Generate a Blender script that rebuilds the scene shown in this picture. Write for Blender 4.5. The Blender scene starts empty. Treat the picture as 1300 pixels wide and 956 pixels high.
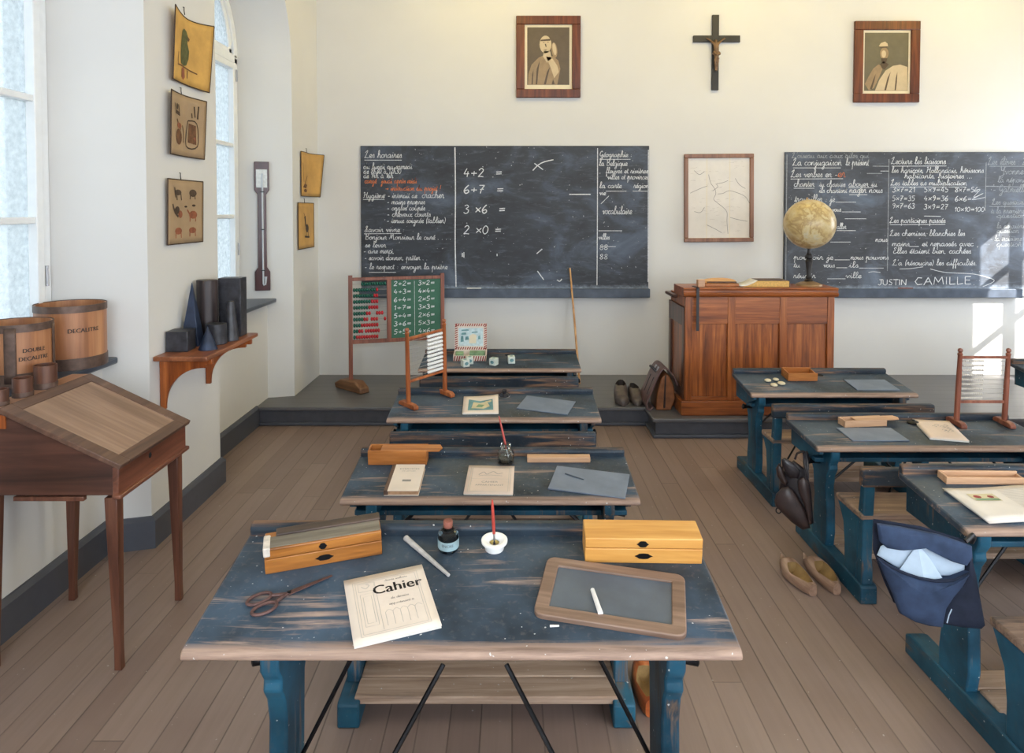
import bpy, bmesh, math, random
from mathutils import Vector, Matrix, Euler
random.seed(7)
PI = math.pi
SC = bpy.context.scene
COL = SC.collection

# ------------------------------------------------------------------ materials
def srgb(r, g, b):
    f = lambda c: (c/255/12.92) if c/255 <= .04045 else ((c/255+.055)/1.055)**2.4
    return (f(r), f(g), f(b), 1)

class NT:
    def __init__(s, name):
        s.m = bpy.data.materials.new(name); s.m.use_nodes = True
        s.t = s.m.node_tree; s.n = s.t.nodes; s.l = s.t.links
        s.b = s.n['Principled BSDF']
    def node(s, typ, **kw):
        n = s.n.new('ShaderNode'+typ)
        for k, v in kw.items():
            if k[0] == '_':
                setattr(n, k[1:], v)
            else:
                n.inputs[k.replace('0', ' ')].default_value = v
        return n
    def link(s, a, b): s.l.new(a, b)
    def coords(s, scale=(1, 1, 1), rot=(0, 0, 0), which='Object'):
        tc = s.node('TexCoord'); mp = s.node('Mapping')
        mp.inputs['Scale'].default_value = scale; mp.inputs['Rotation'].default_value = rot
        s.link(tc.outputs[which], mp.inputs[0]); return mp.outputs[0]
    def noise(s, vec, scale=5, detail=4, rough=.55, dist=0):
        n = s.node('TexNoise'); n.inputs['Scale'].default_value = scale; n.inputs['Detail'].default_value = detail
        n.inputs['Roughness'].default_value = rough; n.inputs['Distortion'].default_value = dist
        s.link(vec, n.inputs['Vector']); return n.outputs['Fac']
    def ramp(s, fac, stops, interp='LINEAR'):
        r = s.node('ValToRGB'); r.color_ramp.interpolation = interp
        e = r.color_ramp.elements
        e[0].position, e[0].color = stops[0]
        e[1].position, e[1].color = stops[-1]
        for p, c in stops[1:-1]:
            k = e.new(p); k.color = c
        s.link(fac, r.inputs[0]); return r.outputs[0]
    def val(s, fac, a, b):
        return s.ramp(fac, [(a, (0, 0, 0, 1)), (b, (1, 1, 1, 1))])
    def mix(s, fac, a, b, mode='MIX'):
        m = s.node('Mix'); m.data_type = 'RGBA'; m.blend_type = mode
        for v, i in ((fac, 0), (a, 6), (b, 7)):
            if isinstance(v, (int, float)) : m.inputs[i].default_value = v
            elif isinstance(v, tuple): m.inputs[i].default_value = v
            else: s.link(v, m.inputs[i])
        return m.outputs[2]
    def math(s, op, a, b=None):
        m = s.node('Math'); m.operation = op
        for v, i in ((a, 0), (b, 1)):
            if v is None: continue
            if isinstance(v, (int, float)): m.inputs[i].default_value = v
            else: s.link(v, m.inputs[i])
        return m.outputs[0]
    def sep(s, vec):
        n = s.node('SeparateXYZ'); s.link(vec, n.inputs[0]); return n.outputs
    def comb(s, x, y, z):
        n = s.node('CombineXYZ')
        for v, i in ((x, 0), (y, 1), (z, 2)):
            if isinstance(v, (int, float)): n.inputs[i].default_value = v
            else: s.link(v, n.inputs[i])
        return n.outputs[0]
    def white(s, vec):
        n = s.node('TexWhiteNoise'); s.link(vec, n.inputs[0]); return n.outputs['Value']
    def edge(s, radius=.006, lo=.75, hi=.97):
        bv = s.node('Bevel'); bv.samples = 4; bv.inputs['Radius'].default_value = radius
        g = s.node('NewGeometry'); v = s.node('VectorMath'); v.operation = 'DOT_PRODUCT'
        s.link(bv.outputs[0], v.inputs[0]); s.link(g.outputs['Normal'], v.inputs[1])
        r = s.ramp(v.outputs['Value'], [(lo, (1, 1, 1, 1)), (hi, (0, 0, 0, 1))]); return r
    def bump(s, h, strength=.2, dist=.01):
        b = s.node('Bump'); b.inputs['Strength'].default_value = strength; b.inputs['Distance'].default_value = dist
        s.link(h, b.inputs['Height']); s.link(b.outputs[0], s.b.inputs['Normal'])
    def out(s, color, rough=.6, metal=0, spec=.5):
        if isinstance(color, tuple): s.b.inputs['Base Color'].default_value = color
        else: s.link(color, s.b.inputs['Base Color'])
        if isinstance(rough, (int, float)): s.b.inputs['Roughness'].default_value = rough
        else: s.link(rough, s.b.inputs['Roughness'])
        s.b.inputs['Metallic'].default_value = metal
        s.b.inputs['Specular IOR Level'].default_value = spec
        return s.m

def plain(name, c, rough=.6, metal=0, spec=.5, var=.12, scale=18):
    t = NT(name); n = t.noise(t.coords(), scale, 4)
    d = tuple(x*(1-var) for x in c[:3])+(1,); l = tuple(min(1, x*(1+var)) for x in c[:3])+(1,)
    return t.out(t.ramp(n, [(.3, d), (.7, l)]), rough, metal, spec)

def wood(name, dark, mid, light, axis=0, s=1.0, rough=.45, edge=None, spec=.5, stain=None, bump=.08):
    """streaky grain along the given axis"""
    t = NT(name)
    sc = [26*s, 26*s, 26*s]; sc[axis] = 1.6*s
    v = t.coords(tuple(sc))
    g = t.noise(v, 1.0, 6, .62, .6)
    sc2 = [90*s, 90*s, 90*s]; sc2[axis] = 5*s
    f = t.noise(t.coords(tuple(sc2)), 1.0, 3)
    c = t.ramp(g, [(.3, dark), (.5, mid), (.72, light)])
    c = t.mix(t.val(f, .35, .75), c, t.mix(.5, c, dark))
    big = t.noise(t.coords((2.2, 2.2, 2.2)), 1.0, 3)
    c = t.mix(t.val(big, .52, .75), c, stain or t.mix(.6, c, dark))
    if edge:
        e = t.math('MULTIPLY', t.edge(.004), .7)
        c = t.mix(e, c, edge)
    if bump: t.bump(g, bump, .004)
    return t.out(c, rough, 0, spec)

def worn_paint(name, paint_d, paint_l, bare_d, bare_l, axis=0, amount=.6, edge=.8, rough=.42, front=None, rad=.008):
    """old paint rubbed through to bare wood along edges and in streaky patches"""
    t = NT(name)
    ob = t.coords()
    sc = [34., 34., 34.]; sc[axis] = 2.2
    g = t.noise(t.coords(tuple(sc)), 1.0, 6, .65, .5)
    big = t.noise(t.coords((3.1, 3.1, 3.1)), 1.0, 4, .6)
    fine = t.noise(t.coords((60, 60, 60)), 1.0, 3)
    p = t.ramp(big, [(.32, paint_d), (.68, paint_l)])
    p = t.mix(t.math('MULTIPLY', t.val(fine, .55, .75), .10), p, bare_l)
    bare = t.ramp(g, [(.3, bare_d), (.68, bare_l)])
    m = t.math('MULTIPLY', t.val(t.math('ADD', t.math('MULTIPLY', g, .62), t.math('MULTIPLY', t.noise(t.coords((2.3, 4.5, 4.5)), 1.0, 3), .5)), amount, amount+.10), .85)
    e = t.edge(rad, .8, .985)
    e = t.math('MULTIPLY', e, t.math('MULTIPLY', t.val(t.math('ADD', fine, t.math('MULTIPLY', big, .6)), .55, .85), edge))
    m = t.math('MAXIMUM', m, e)
    if front is not None:
        y = t.sep(ob)[1]
        fr = t.ramp(t.math('ADD', y, t.math('MULTIPLY', t.math('SUBTRACT', g, .5), .10)), [(front, (1, 1, 1, 1)), (front+.022, (0, 0, 0, 1))])
        m = t.math('MAXIMUM', m, t.math('MULTIPLY', fr, .92))
    # white specks of chalk and paint
    sp = t.noise(t.coords((85, 85, 85)), 1.0, 1, .3)
    c = t.mix(m, p, bare)
    c = t.mix(t.math('MULTIPLY', t.val(sp, .77, .80), .8), c, (.62, .62, .6, 1))
    t.bump(m, .15, .003)
    return t.out(c, t.math('ADD', t.math('MULTIPLY', m, .25), rough), 0, .28)

M = {}
def wall_mat():
    t = NT('plaster'); v = t.coords()
    n = t.noise(v, 1.3, 4); f = t.noise(v, 160, 2)
    c = t.ramp(n, [(.3, (.66, .652, .635, 1)), (.7, (.70, .692, .67, 1))])
    t.bump(f, .05, .002); return t.out(c, .85, 0, .2)
M['wall'] = wall_mat()
M['ceiling'] = plain('warm_ceiling', (.84, .80, .66, 1), .8, var=.03)
def floor_mat():
    t = NT('painted_floorboards'); x, y, z = t.sep(t.coords())
    W = .108
    xb = t.math('DIVIDE', x, W); bi = t.math('FLOOR', xb); fx = t.math('FRACT', xb)
    off = t.math('MULTIPLY', t.white(t.comb(bi, 0, 0)), 7.3)
    yb = t.math('DIVIDE', t.math('ADD', y, off), 2.6); fy = t.math('FRACT', yb)
    seam = t.math('MINIMUM', t.math('MULTIPLY', t.math('MINIMUM', fx, t.math('SUBTRACT', 1., fx)), W),
                  t.math('MULTIPLY', t.math('MINIMUM', fy, t.math('SUBTRACT', 1., fy)), 2.6))
    s = t.ramp(seam, [(.0012, (1, 1, 1, 1)), (.0030, (0, 0, 0, 1))])
    rnd = t.white(t.comb(bi, t.math('FLOOR', yb), 3.))
    base = t.ramp(rnd, [(0, srgb(132, 112, 104)), (1, srgb(148, 128, 119))])
    g = t.noise(t.coords((40, 2, 40)), 1., 5)
    b2 = t.noise(t.coords((1.4, 1.4, 1.4)), 1., 4)
    base = t.mix(t.math('MULTIPLY', t.val(g, .4, .75), .30), base, srgb(112, 97, 87))
    base = t.mix(t.math('MULTIPLY', t.val(b2, .5, .8), .35), base, srgb(164, 147, 136))
    sd = t.math('MULTIPLY', s, t.math('ADD', t.math('MULTIPLY', t.white(t.comb(bi, 9, 1)), .5), .35))
    c = t.mix(sd, base, srgb(52, 42, 34))
    sp = t.noise(t.coords((60, 60, 60)), 1., 1, .3)
    c = t.mix(t.math('MULTIPLY', t.val(sp, .78, .81), .6), c, (.6, .58, .55, 1))
    t.bump(t.math('SUBTRACT', 1., s), .3, .002)
    return t.out(c, .42, 0, .45)
M['floor'] = floor_mat()
def platform_mat():
    t = NT('grey_painted_platform'); x, y, z = t.sep(t.coords())
    fy = t.math('FRACT', t.math('DIVIDE', y, .135))
    s = t.ramp(t.math('MINIMUM', fy, t.math('SUBTRACT', 1., fy)), [(.012, (1, 1, 1, 1)), (.03, (0, 0, 0, 1))])
    g = t.noise(t.coords((2, 40, 40)), 1., 4); b = t.noise(t.coords((2, 2, 2)), 1., 3)
    c = t.ramp(b, [(.3, srgb(88, 88, 92)), (.7, srgb(104, 102, 104))])
    c = t.mix(t.math('MULTIPLY', t.val(g, .5, .8), .3), c, srgb(120, 114, 112))
    up = t.sep(t.node('NewGeometry').outputs['Normal'])[2]
    c = t.mix(t.math('MULTIPLY', t.math('MULTIPLY', s, .6), t.val(up, .5, .9)), c, srgb(40, 40, 44))
    return t.out(c, .38, 0, .5)
M['platform'] = platform_mat()
M['riser'] = plain('dark_riser_paint', srgb(72, 73, 80), .45)
M['skirting'] = plain('slate_grey_skirting', srgb(76, 79, 88), .42, var=.06)
M['window_white'] = plain('window_white', (.84, .86, .87, 1), .45, var=.03)
M['slate_sill'] = plain('slate_sill', srgb(58, 68, 82), .3)
def pane_mat():
    t = NT('old_window_glass')
    n = t.noise(t.coords((1, 1, 1)), 34, 6, .7)
    tr = t.node('BsdfTransparent'); tr.inputs[0].default_value = (.86, .90, .92, 1)
    tl = t.node('BsdfTranslucent'); t.link(t.ramp(n, [(.3, srgb(150, 156, 158)), (.7, srgb(206, 210, 210))]), tl.inputs[0])
    gl = t.node('BsdfGlossy'); gl.inputs['Roughness'].default_value = .08
    m = t.node('MixShader'); t.link(t.math('ADD', t.math('MULTIPLY', n, .5), .28), m.inputs[0]); t.link(tr.outputs[0], m.inputs[1]); t.link(tl.outputs[0], m.inputs[2])
    m2 = t.node('MixShader'); m2.inputs[0].default_value = .05; t.link(m.outputs[0], m2.inputs[1]); t.link(gl.outputs[0], m2.inputs[2])
    t.link(m2.outputs[0], t.n['Material Output'].inputs[0]); return t.m
M['pane'] = pane_mat()
def clear_mat():
    t = NT('clear_window_glass')
    tr = t.node('BsdfTransparent'); gl = t.node('BsdfGlossy'); gl.inputs['Roughness'].default_value = .02
    m = t.node('MixShader'); m.inputs[0].default_value = .06; t.link(tr.outputs[0], m.inputs[1]); t.link(gl.outputs[0], m.inputs[2])
    t.link(m.outputs[0], t.n['Material Output'].inputs[0]); return t.m
M['clear'] = clear_mat()

B_D, B_L = srgb(104, 82, 70), srgb(188, 160, 142)
M['top'] = worn_paint('worn_blue_black_desktop', srgb(32, 38, 44), srgb(70, 88, 106), B_D, B_L, 0, .615, .9, .40, front=.012)  # blue of the lighter tone: part paint, part window sheen put into colour
M['blue'] = worn_paint('old_blue_paint', srgb(16, 46, 62), srgb(40, 102, 130), srgb(30, 30, 32), srgb(120, 100, 84), 2, .60, .8, .45)
M['blue_sled'] = worn_paint('old_blue_sled_paint', srgb(16, 48, 64), srgb(42, 98, 122), srgb(32, 32, 34), srgb(112, 96, 80), 1, .60, .8, .45)
M['navy'] = worn_paint('dark_blue_shelf_paint', srgb(10, 24, 36), srgb(22, 62, 84), srgb(30, 28, 28), srgb(86, 70, 58), 0, .72, .4, .5)
M['rail'] = worn_paint('rubbed_rail_paint', srgb(28, 36, 46), srgb(52, 66, 78), srgb(84, 56, 42), srgb(150, 116, 90), 0, .535, 1., .42)
M['seat'] = worn_paint('rubbed_seat_wood', srgb(60, 58, 60), srgb(92, 86, 84), srgb(112, 90, 76), srgb(176, 148, 128), 0, .44, .6, .5)
M['foot'] = worn_paint('scuffed_footboard_wood', srgb(128, 108, 94), srgb(150, 130, 114), srgb(140, 112, 92), srgb(190, 166, 146), 0, .40, .5, .55)
M['iron'] = plain('black_iron', (.012, .012, .014, 1), .4, .6)
M['hole'] = plain('dark_hollow', (.004, .004, .005, 1), .8)

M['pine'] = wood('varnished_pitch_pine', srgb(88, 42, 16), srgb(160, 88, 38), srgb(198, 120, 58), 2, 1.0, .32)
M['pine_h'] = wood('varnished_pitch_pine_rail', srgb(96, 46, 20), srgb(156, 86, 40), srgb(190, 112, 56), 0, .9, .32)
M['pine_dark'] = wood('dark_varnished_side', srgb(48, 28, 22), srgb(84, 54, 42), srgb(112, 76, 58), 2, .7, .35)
M['mahog'] = wood('dark_red_brown_wood', srgb(50, 30, 24), srgb(80, 48, 38), srgb(102, 66, 52), 0, .6, .35)
M['mahog_y'] = wood('red_brown_wood_front', srgb(76, 42, 30), srgb(116, 70, 52), srgb(142, 92, 70), 1, .6, .3)
M['leg_red'] = wood('red_brown_leg', srgb(68, 38, 28), srgb(106, 66, 50), srgb(136, 90, 68), 2, .7, .35)
M['inlay'] = wood('faded_lid_panel', srgb(120, 94, 76), srgb(152, 122, 102), srgb(178, 150, 128), 0, .5, .5, bump=.15)
M['frame_brown'] = wood('faded_lid_frame', srgb(66, 46, 38), srgb(98, 70, 56), srgb(124, 92, 74), 1, .6, .45)
M['ledge_pink'] = wood('pale_ledge', srgb(150, 104, 78), srgb(186, 142, 112), srgb(206, 166, 138), 1, .5, .3)
M['shelf'] = wood('orange_shelf_wood', srgb(100, 56, 36), srgb(144, 86, 54), srgb(172, 110, 74), 1, .7, .35, edge=srgb(120, 60, 30))
M['bracket'] = wood('orange_bracket_wood', srgb(106, 48, 18), srgb(160, 84, 34), srgb(190, 110, 52), 2, .8, .35)
M['solid'] = plain('dark_tin_solid', srgb(48, 48, 54), .42, 0, .5, .6, 26)
M['solid_wood'] = wood('dark_stained_solid', srgb(22, 18, 20), srgb(42, 34, 36), srgb(74, 58, 54), 2, .8, .4)
M['solid_blue'] = plain('blue_black_tin', srgb(40, 52, 76), .35, .3, .6, .5, 14)
M['barrel'] = wood('bent_beech', srgb(120, 74, 46), srgb(172, 118, 80), srgb(198, 148, 108), 2, .35, .4)
M['band'] = plain('aged_tin_band', srgb(92, 72, 62), .45, .3, .5, .3, 30)
M['cup'] = wood('dark_bent_wood', srgb(58, 34, 24), srgb(98, 62, 46), srgb(126, 84, 64), 2, .7, .4)
M['print_dark'] = plain('printed_ink', (.03, .025, .022, 1), .8)
M['print_grey'] = plain('printed_grey', (.28, .26, .24, 1), .8)
M['print_faint'] = plain('printed_faint_grey', (.50, .46, .42, 1), .8)
M['print_blue'] = plain('printed_blue_green', srgb(104, 146, 150), .8, var=.3)
M['print_green'] = plain('printed_green', srgb(122, 154, 118), .8, var=.3)
M['print_red'] = plain('printed_red', srgb(150, 66, 60), .8)
M['print_sky'] = plain('printed_pale_blue', srgb(194, 212, 216), .8, var=.15, scale=40)
M['print_tan'] = plain('printed_tan', srgb(206, 194, 158), .8)
M['paper'] = plain('cream_paper', srgb(224, 210, 196), .8, var=.05, scale=9)
M['paper_pink'] = plain('pinkish_paper', srgb(218, 198, 182), .8, var=.05, scale=9)
M['paper_edge'] = plain('page_block', srgb(176, 140, 108), .8, var=.2, scale=60)
M['newsprint'] = plain('old_newsprint', srgb(224, 216, 206), .8, var=.05, scale=8)
M['map'] = plain('old_map_paper', srgb(222, 216, 208), .6, var=.05, scale=7)
M['chart_yellow'] = plain('yellowed_card', srgb(200, 156, 82), .7, var=.16, scale=9)
M['chart_ochre'] = plain('ochre_card', srgb(196, 152, 84), .7, var=.14, scale=7)
M['chart_grey'] = plain('greyed_card', srgb(166, 140, 108), .7, var=.10, scale=7)
M['card_edge'] = plain('dark_card_edge', srgb(66, 48, 34), .7)
M['parrot'] = plain('parrot_green', srgb(82, 84, 46), .8, var=.35, scale=40)
M['brown_ink'] = plain('brown_ink', srgb(104, 70, 44), .8, var=.4, scale=30)
M['dark_ink'] = plain('sepia_ink', srgb(72, 56, 42), .8, var=.4, scale=30)
M['red_ink'] = plain('brick_red_ink', srgb(140, 82, 56), .8, var=.3, scale=30)
M['chalk'] = plain('chalk', (.68, .70, .72, 1), .9, var=.25, scale=60)
M['chalk_faint'] = plain('faint_chalk', (.30, .32, .34, 1), .9, var=.35, scale=60)
M['chalk_orange'] = plain('orange_chalk', srgb(214, 122, 78), .9, var=.25, scale=60)
M['chalk_stick'] = plain('chalk_stick', (.78, .76, .74, 1), .85)
def board_mat(name, lift):
    t = NT(name); v = t.coords()
    b = t.noise(t.coords((1.2, 1, 1.8)), 1.5, 6, .6, .8); f = t.noise(t.coords((3, 1, 14)), 2., 5, .7, .3)
    z = t.sep(v)[2]
    c = t.ramp(b, [(.34, srgb(40+lift, 42+lift, 48+lift)), (.52, srgb(54+lift, 58+lift, 66+lift)), (.66, srgb(78+lift, 88+lift, 104+lift)), (.78, srgb(100+lift, 112+lift, 130+lift))])
    c = t.mix(t.math('MULTIPLY', t.val(f, .54, .8), .34), c, srgb(140, 150, 166))
    low = t.ramp(t.math('ADD', z, t.math('MULTIPLY', t.noise(t.coords((8, 1, 8)), 1.5, 6, .75), .10)), [(.11, (1, 1, 1, 1)), (.165, (0, 0, 0, 1))])
    c = t.mix(t.math('MULTIPLY', low, t.math('ADD', t.math('MULTIPLY', t.val(t.noise(t.coords((9, 1, 30)), 2., 4), .45, .7), .55), .40)), c, srgb(176, 190, 206))
    sp = t.noise(t.coords((50, 50, 50)), 1., 2, .4)
    c = t.mix(t.math('MULTIPLY', t.val(sp, .74, .78), .7), c, (.6, .62, .64, 1))
    return t.out(c, .55, 0, .4)
M['board'] = board_mat('slate_blackboard', 0); M['board_dusty'] = board_mat('dusty_blackboard', 16)
M['board_ledge'] = plain('blue_grey_ledge', srgb(72, 82, 98), .5, var=.3, scale=9)
M['green_board'] = plain('green_board', srgb(48, 98, 76), .6, var=.12, scale=7)
M['abacus_red'] = wood('reddish_abacus_wood', srgb(96, 50, 36), srgb(138, 80, 60), srgb(162, 104, 80), 2, .9, .45)
M['abacus_orange'] = wood('orange_turned_wood', srgb(112, 54, 24), srgb(166, 92, 48), srgb(190, 116, 66), 2, .9, .4)
M['abacus_foot'] = wood('brown_foot_wood', srgb(80, 50, 32), srgb(124, 86, 56), srgb(150, 110, 74), 1, .8, .5)
M['bead_red'] = plain('red_bead', srgb(176, 34, 44), .25, var=.08)
M['bead_green'] = plain('green_bead', srgb(20, 84, 70), .25, var=.08)
M['bead_white'] = plain('white_bead', (.80, .79, .76, 1), .3, var=.03)
M['bead_grey'] = plain('greyish_bead', srgb(196, 190, 182), .35, var=.1)
M['wire'] = plain('steel_wire', (.42, .42, .44, 1), .35, .8)
M['walnut'] = wood('burr_frame_wood', srgb(62, 28, 14), srgb(106, 52, 26), srgb(138, 76, 40), 2, .8, .4, stain=srgb(60, 30, 20))
M['map_frame'] = wood('plain_frame_wood', srgb(104, 66, 46), srgb(138, 94, 68), srgb(156, 112, 84), 2, .8, .4)
M['sepia_bg'] = plain('sepia_ground', srgb(92, 78, 60), .5, var=.1, scale=12)
M['sepia_bg2'] = plain('olive_sepia_ground', srgb(102, 94, 72), .5, var=.08, scale=12)
M['sepia_l'] = plain('sepia_light', srgb(196, 176, 142), .35, var=.06, scale=20)
M['sepia_m'] = plain('sepia_mid', srgb(150, 126, 94), .35, var=.12, scale=20)
M['sepia_d'] = plain('sepia_dark', srgb(84, 68, 50), .35, var=.12, scale=20)
M['mat_board'] = plain('mount_board', srgb(226, 214, 186), .7, var=.03)
M['ebony'] = plain('ebony', srgb(34, 31, 30), .5, var=.2)
M['bronze'] = plain('bronze_figure', srgb(120, 92, 66), .4, .3, var=.3, scale=40)
def globe_mat():
    t = NT('aged_globe'); v = t.coords()
    n = t.noise(v, 7, 6, .6, .4); m = t.noise(v, 60, 3)
    c = t.ramp(n, [(.36, srgb(204, 196, 168)), (.47, srgb(206, 186, 136)), (.5, srgb(170, 142, 96)), (.56, srgb(198, 174, 122)), (.72, srgb(210, 198, 162))])
    c = t.mix(t.math('MULTIPLY', t.val(m, .55, .8), .35), c, srgb(130, 104, 66))
    return t.out(c, .32)
M['globe'] = globe_mat()
M['brass'] = plain('tarnished_brass', srgb(150, 120, 84), .4, .5)
M['baro'] = wood('dark_purple_wood', srgb(48, 22, 24), srgb(76, 38, 40), srgb(96, 52, 52), 2, .8, .3)
M['scale_white'] = plain('silvered_scale', srgb(206, 208, 206), .45, .1, var=.14, scale=50)
M['tube_glass'] = plain('glass_tube', srgb(196, 200, 206), .15, var=.05)
M['cane'] = wood('pointer_cane', srgb(160, 106, 56), srgb(204, 154, 98), srgb(222, 178, 124), 2, .8, .4)
M['leather'] = plain('dark_brown_leather', srgb(54, 40, 38), .38, var=.35, scale=16)
M['leather_tan'] = plain('tan_leather', srgb(132, 82, 48), .4, var=.3, scale=16)
M['leather_purple'] = plain('worn_purple_brown_leather', srgb(104, 78, 76), .42, var=.25, scale=16)
M['leather_black'] = plain('blackish_leather', srgb(36, 30, 34), .32, var=.3, scale=16)
M['strap'] = plain('black_strap', srgb(34, 33, 36), .5)
M['denim'] = plain('navy_canvas', srgb(52, 66, 92), .85, 0, .2, .25, 20)
M['denim_dark'] = plain('dark_canvas_gusset', srgb(36, 42, 58), .85, 0, .2, .25, 20)
M['lining'] = plain('pale_blue_lining', srgb(178, 196, 214), .85, 0, .2, .12, 12)
M['clog'] = wood('worn_clog_wood', srgb(128, 98, 80), srgb(170, 138, 116), srgb(192, 162, 140), 1, .8, .5)
M['clog_in'] = plain('clog_inside', srgb(150, 120, 74), .7, var=.25)
M['clog_orange'] = wood('varnished_clog_wood', srgb(140, 66, 30), srgb(190, 104, 54), srgb(214, 132, 76), 1, .8, .3)
M['shoe_dark'] = plain('scuffed_dark_clog', srgb(86, 76, 72), .4, var=.35, scale=25)
M['shoe_in'] = plain('shoe_inside', srgb(44, 34, 28), .7)
M['box_orange'] = wood('orange_box_wood', srgb(120, 66, 26), srgb(180, 112, 54), srgb(206, 140, 78), 0, .8, .4)
M['box_yellow'] = wood('yellow_box_wood', srgb(186, 124, 56), srgb(212, 156, 82), srgb(226, 176, 104), 0, .7, .38, stain=srgb(200, 142, 72), bump=.04)
M['box_amber'] = wood('amber_box_wood', srgb(84, 48, 22), srgb(170, 108, 48), srgb(200, 138, 68), 0, .8, .35, stain=srgb(70, 40, 22))
M['box_pale'] = wood('pale_pencil_wood', srgb(168, 124, 92), srgb(200, 160, 126), srgb(214, 178, 146), 0, .8, .5)
M['lid_grey'] = wood('worn_grey_lid', srgb(88, 80, 70), srgb(124, 116, 102), srgb(150, 142, 128), 0, .8, .45)
M['lid_dark'] = wood('dark_lid_top', srgb(44, 34, 30), srgb(72, 58, 50), srgb(98, 80, 70), 0, .8, .4)
M['worn_white'] = plain('whitened_corner', srgb(206, 196, 184), .7, var=.2, scale=60)
M['rust'] = plain('rusted_steel', srgb(96, 70, 66), .55, .4, .5, .3, 60)
M['bone'] = plain('grey_bone', srgb(176, 172, 168), .5, var=.2, scale=40)
M['porcelain'] = plain('white_porcelain', (.84, .84, .82, 1), .18, var=.02)
M['ink'] = plain('ink', (.008, .008, .014, 1), .1)
M['pen_red'] = plain('red_pen', srgb(178, 68, 58), .35, var=.15)
M['cork'] = plain('brown_cork', srgb(132, 78, 64), .7, var=.3, scale=60)
M['label_blue'] = plain('pale_blue_label', srgb(140, 164, 170), .7, var=.15, scale=40)
def glass_mat(name, c, ior=1.45, r=.02):
    t = NT(name); t.b.inputs['Transmission Weight'].default_value = 1; t.b.inputs['IOR'].default_value = ior
    return t.out(c, r)
M['glass'] = glass_mat('clear_glass', (.86, .92, .92, 1))
M['glass_dark'] = glass_mat('dark_glass', (.10, .16, .20, 1))
M['slate'] = plain('school_slate', srgb(84, 94, 106), .42, var=.18, scale=9)
M['slate_blue'] = plain('blue_grey_slate', srgb(112, 124, 142), .45, var=.16, scale=9)
M['slate_frame'] = wood('worn_slate_frame', srgb(92, 70, 58), srgb(136, 110, 94), srgb(168, 140, 122), 0, .8, .5)
M['stone'] = plain('cream_counter', srgb(214, 200, 168), .6, var=.12)
M['cube_card'] = plain('picture_cube_paper', srgb(206, 214, 206), .6, var=.12, scale=50)
M['page_white'] = plain('page_white', srgb(220, 216, 208), .7, var=.08, scale=40)
M['book_yellow'] = plain('yellowed_page_edge', srgb(214, 172, 96), .7, var=.2, scale=70)
M['cover_brown'] = plain('brown_cloth_cover', srgb(92, 70, 58), .6, var=.2)
M['outside'] = plain('courtyard_ground', (.5, .5, .48, 1), .9)

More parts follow.
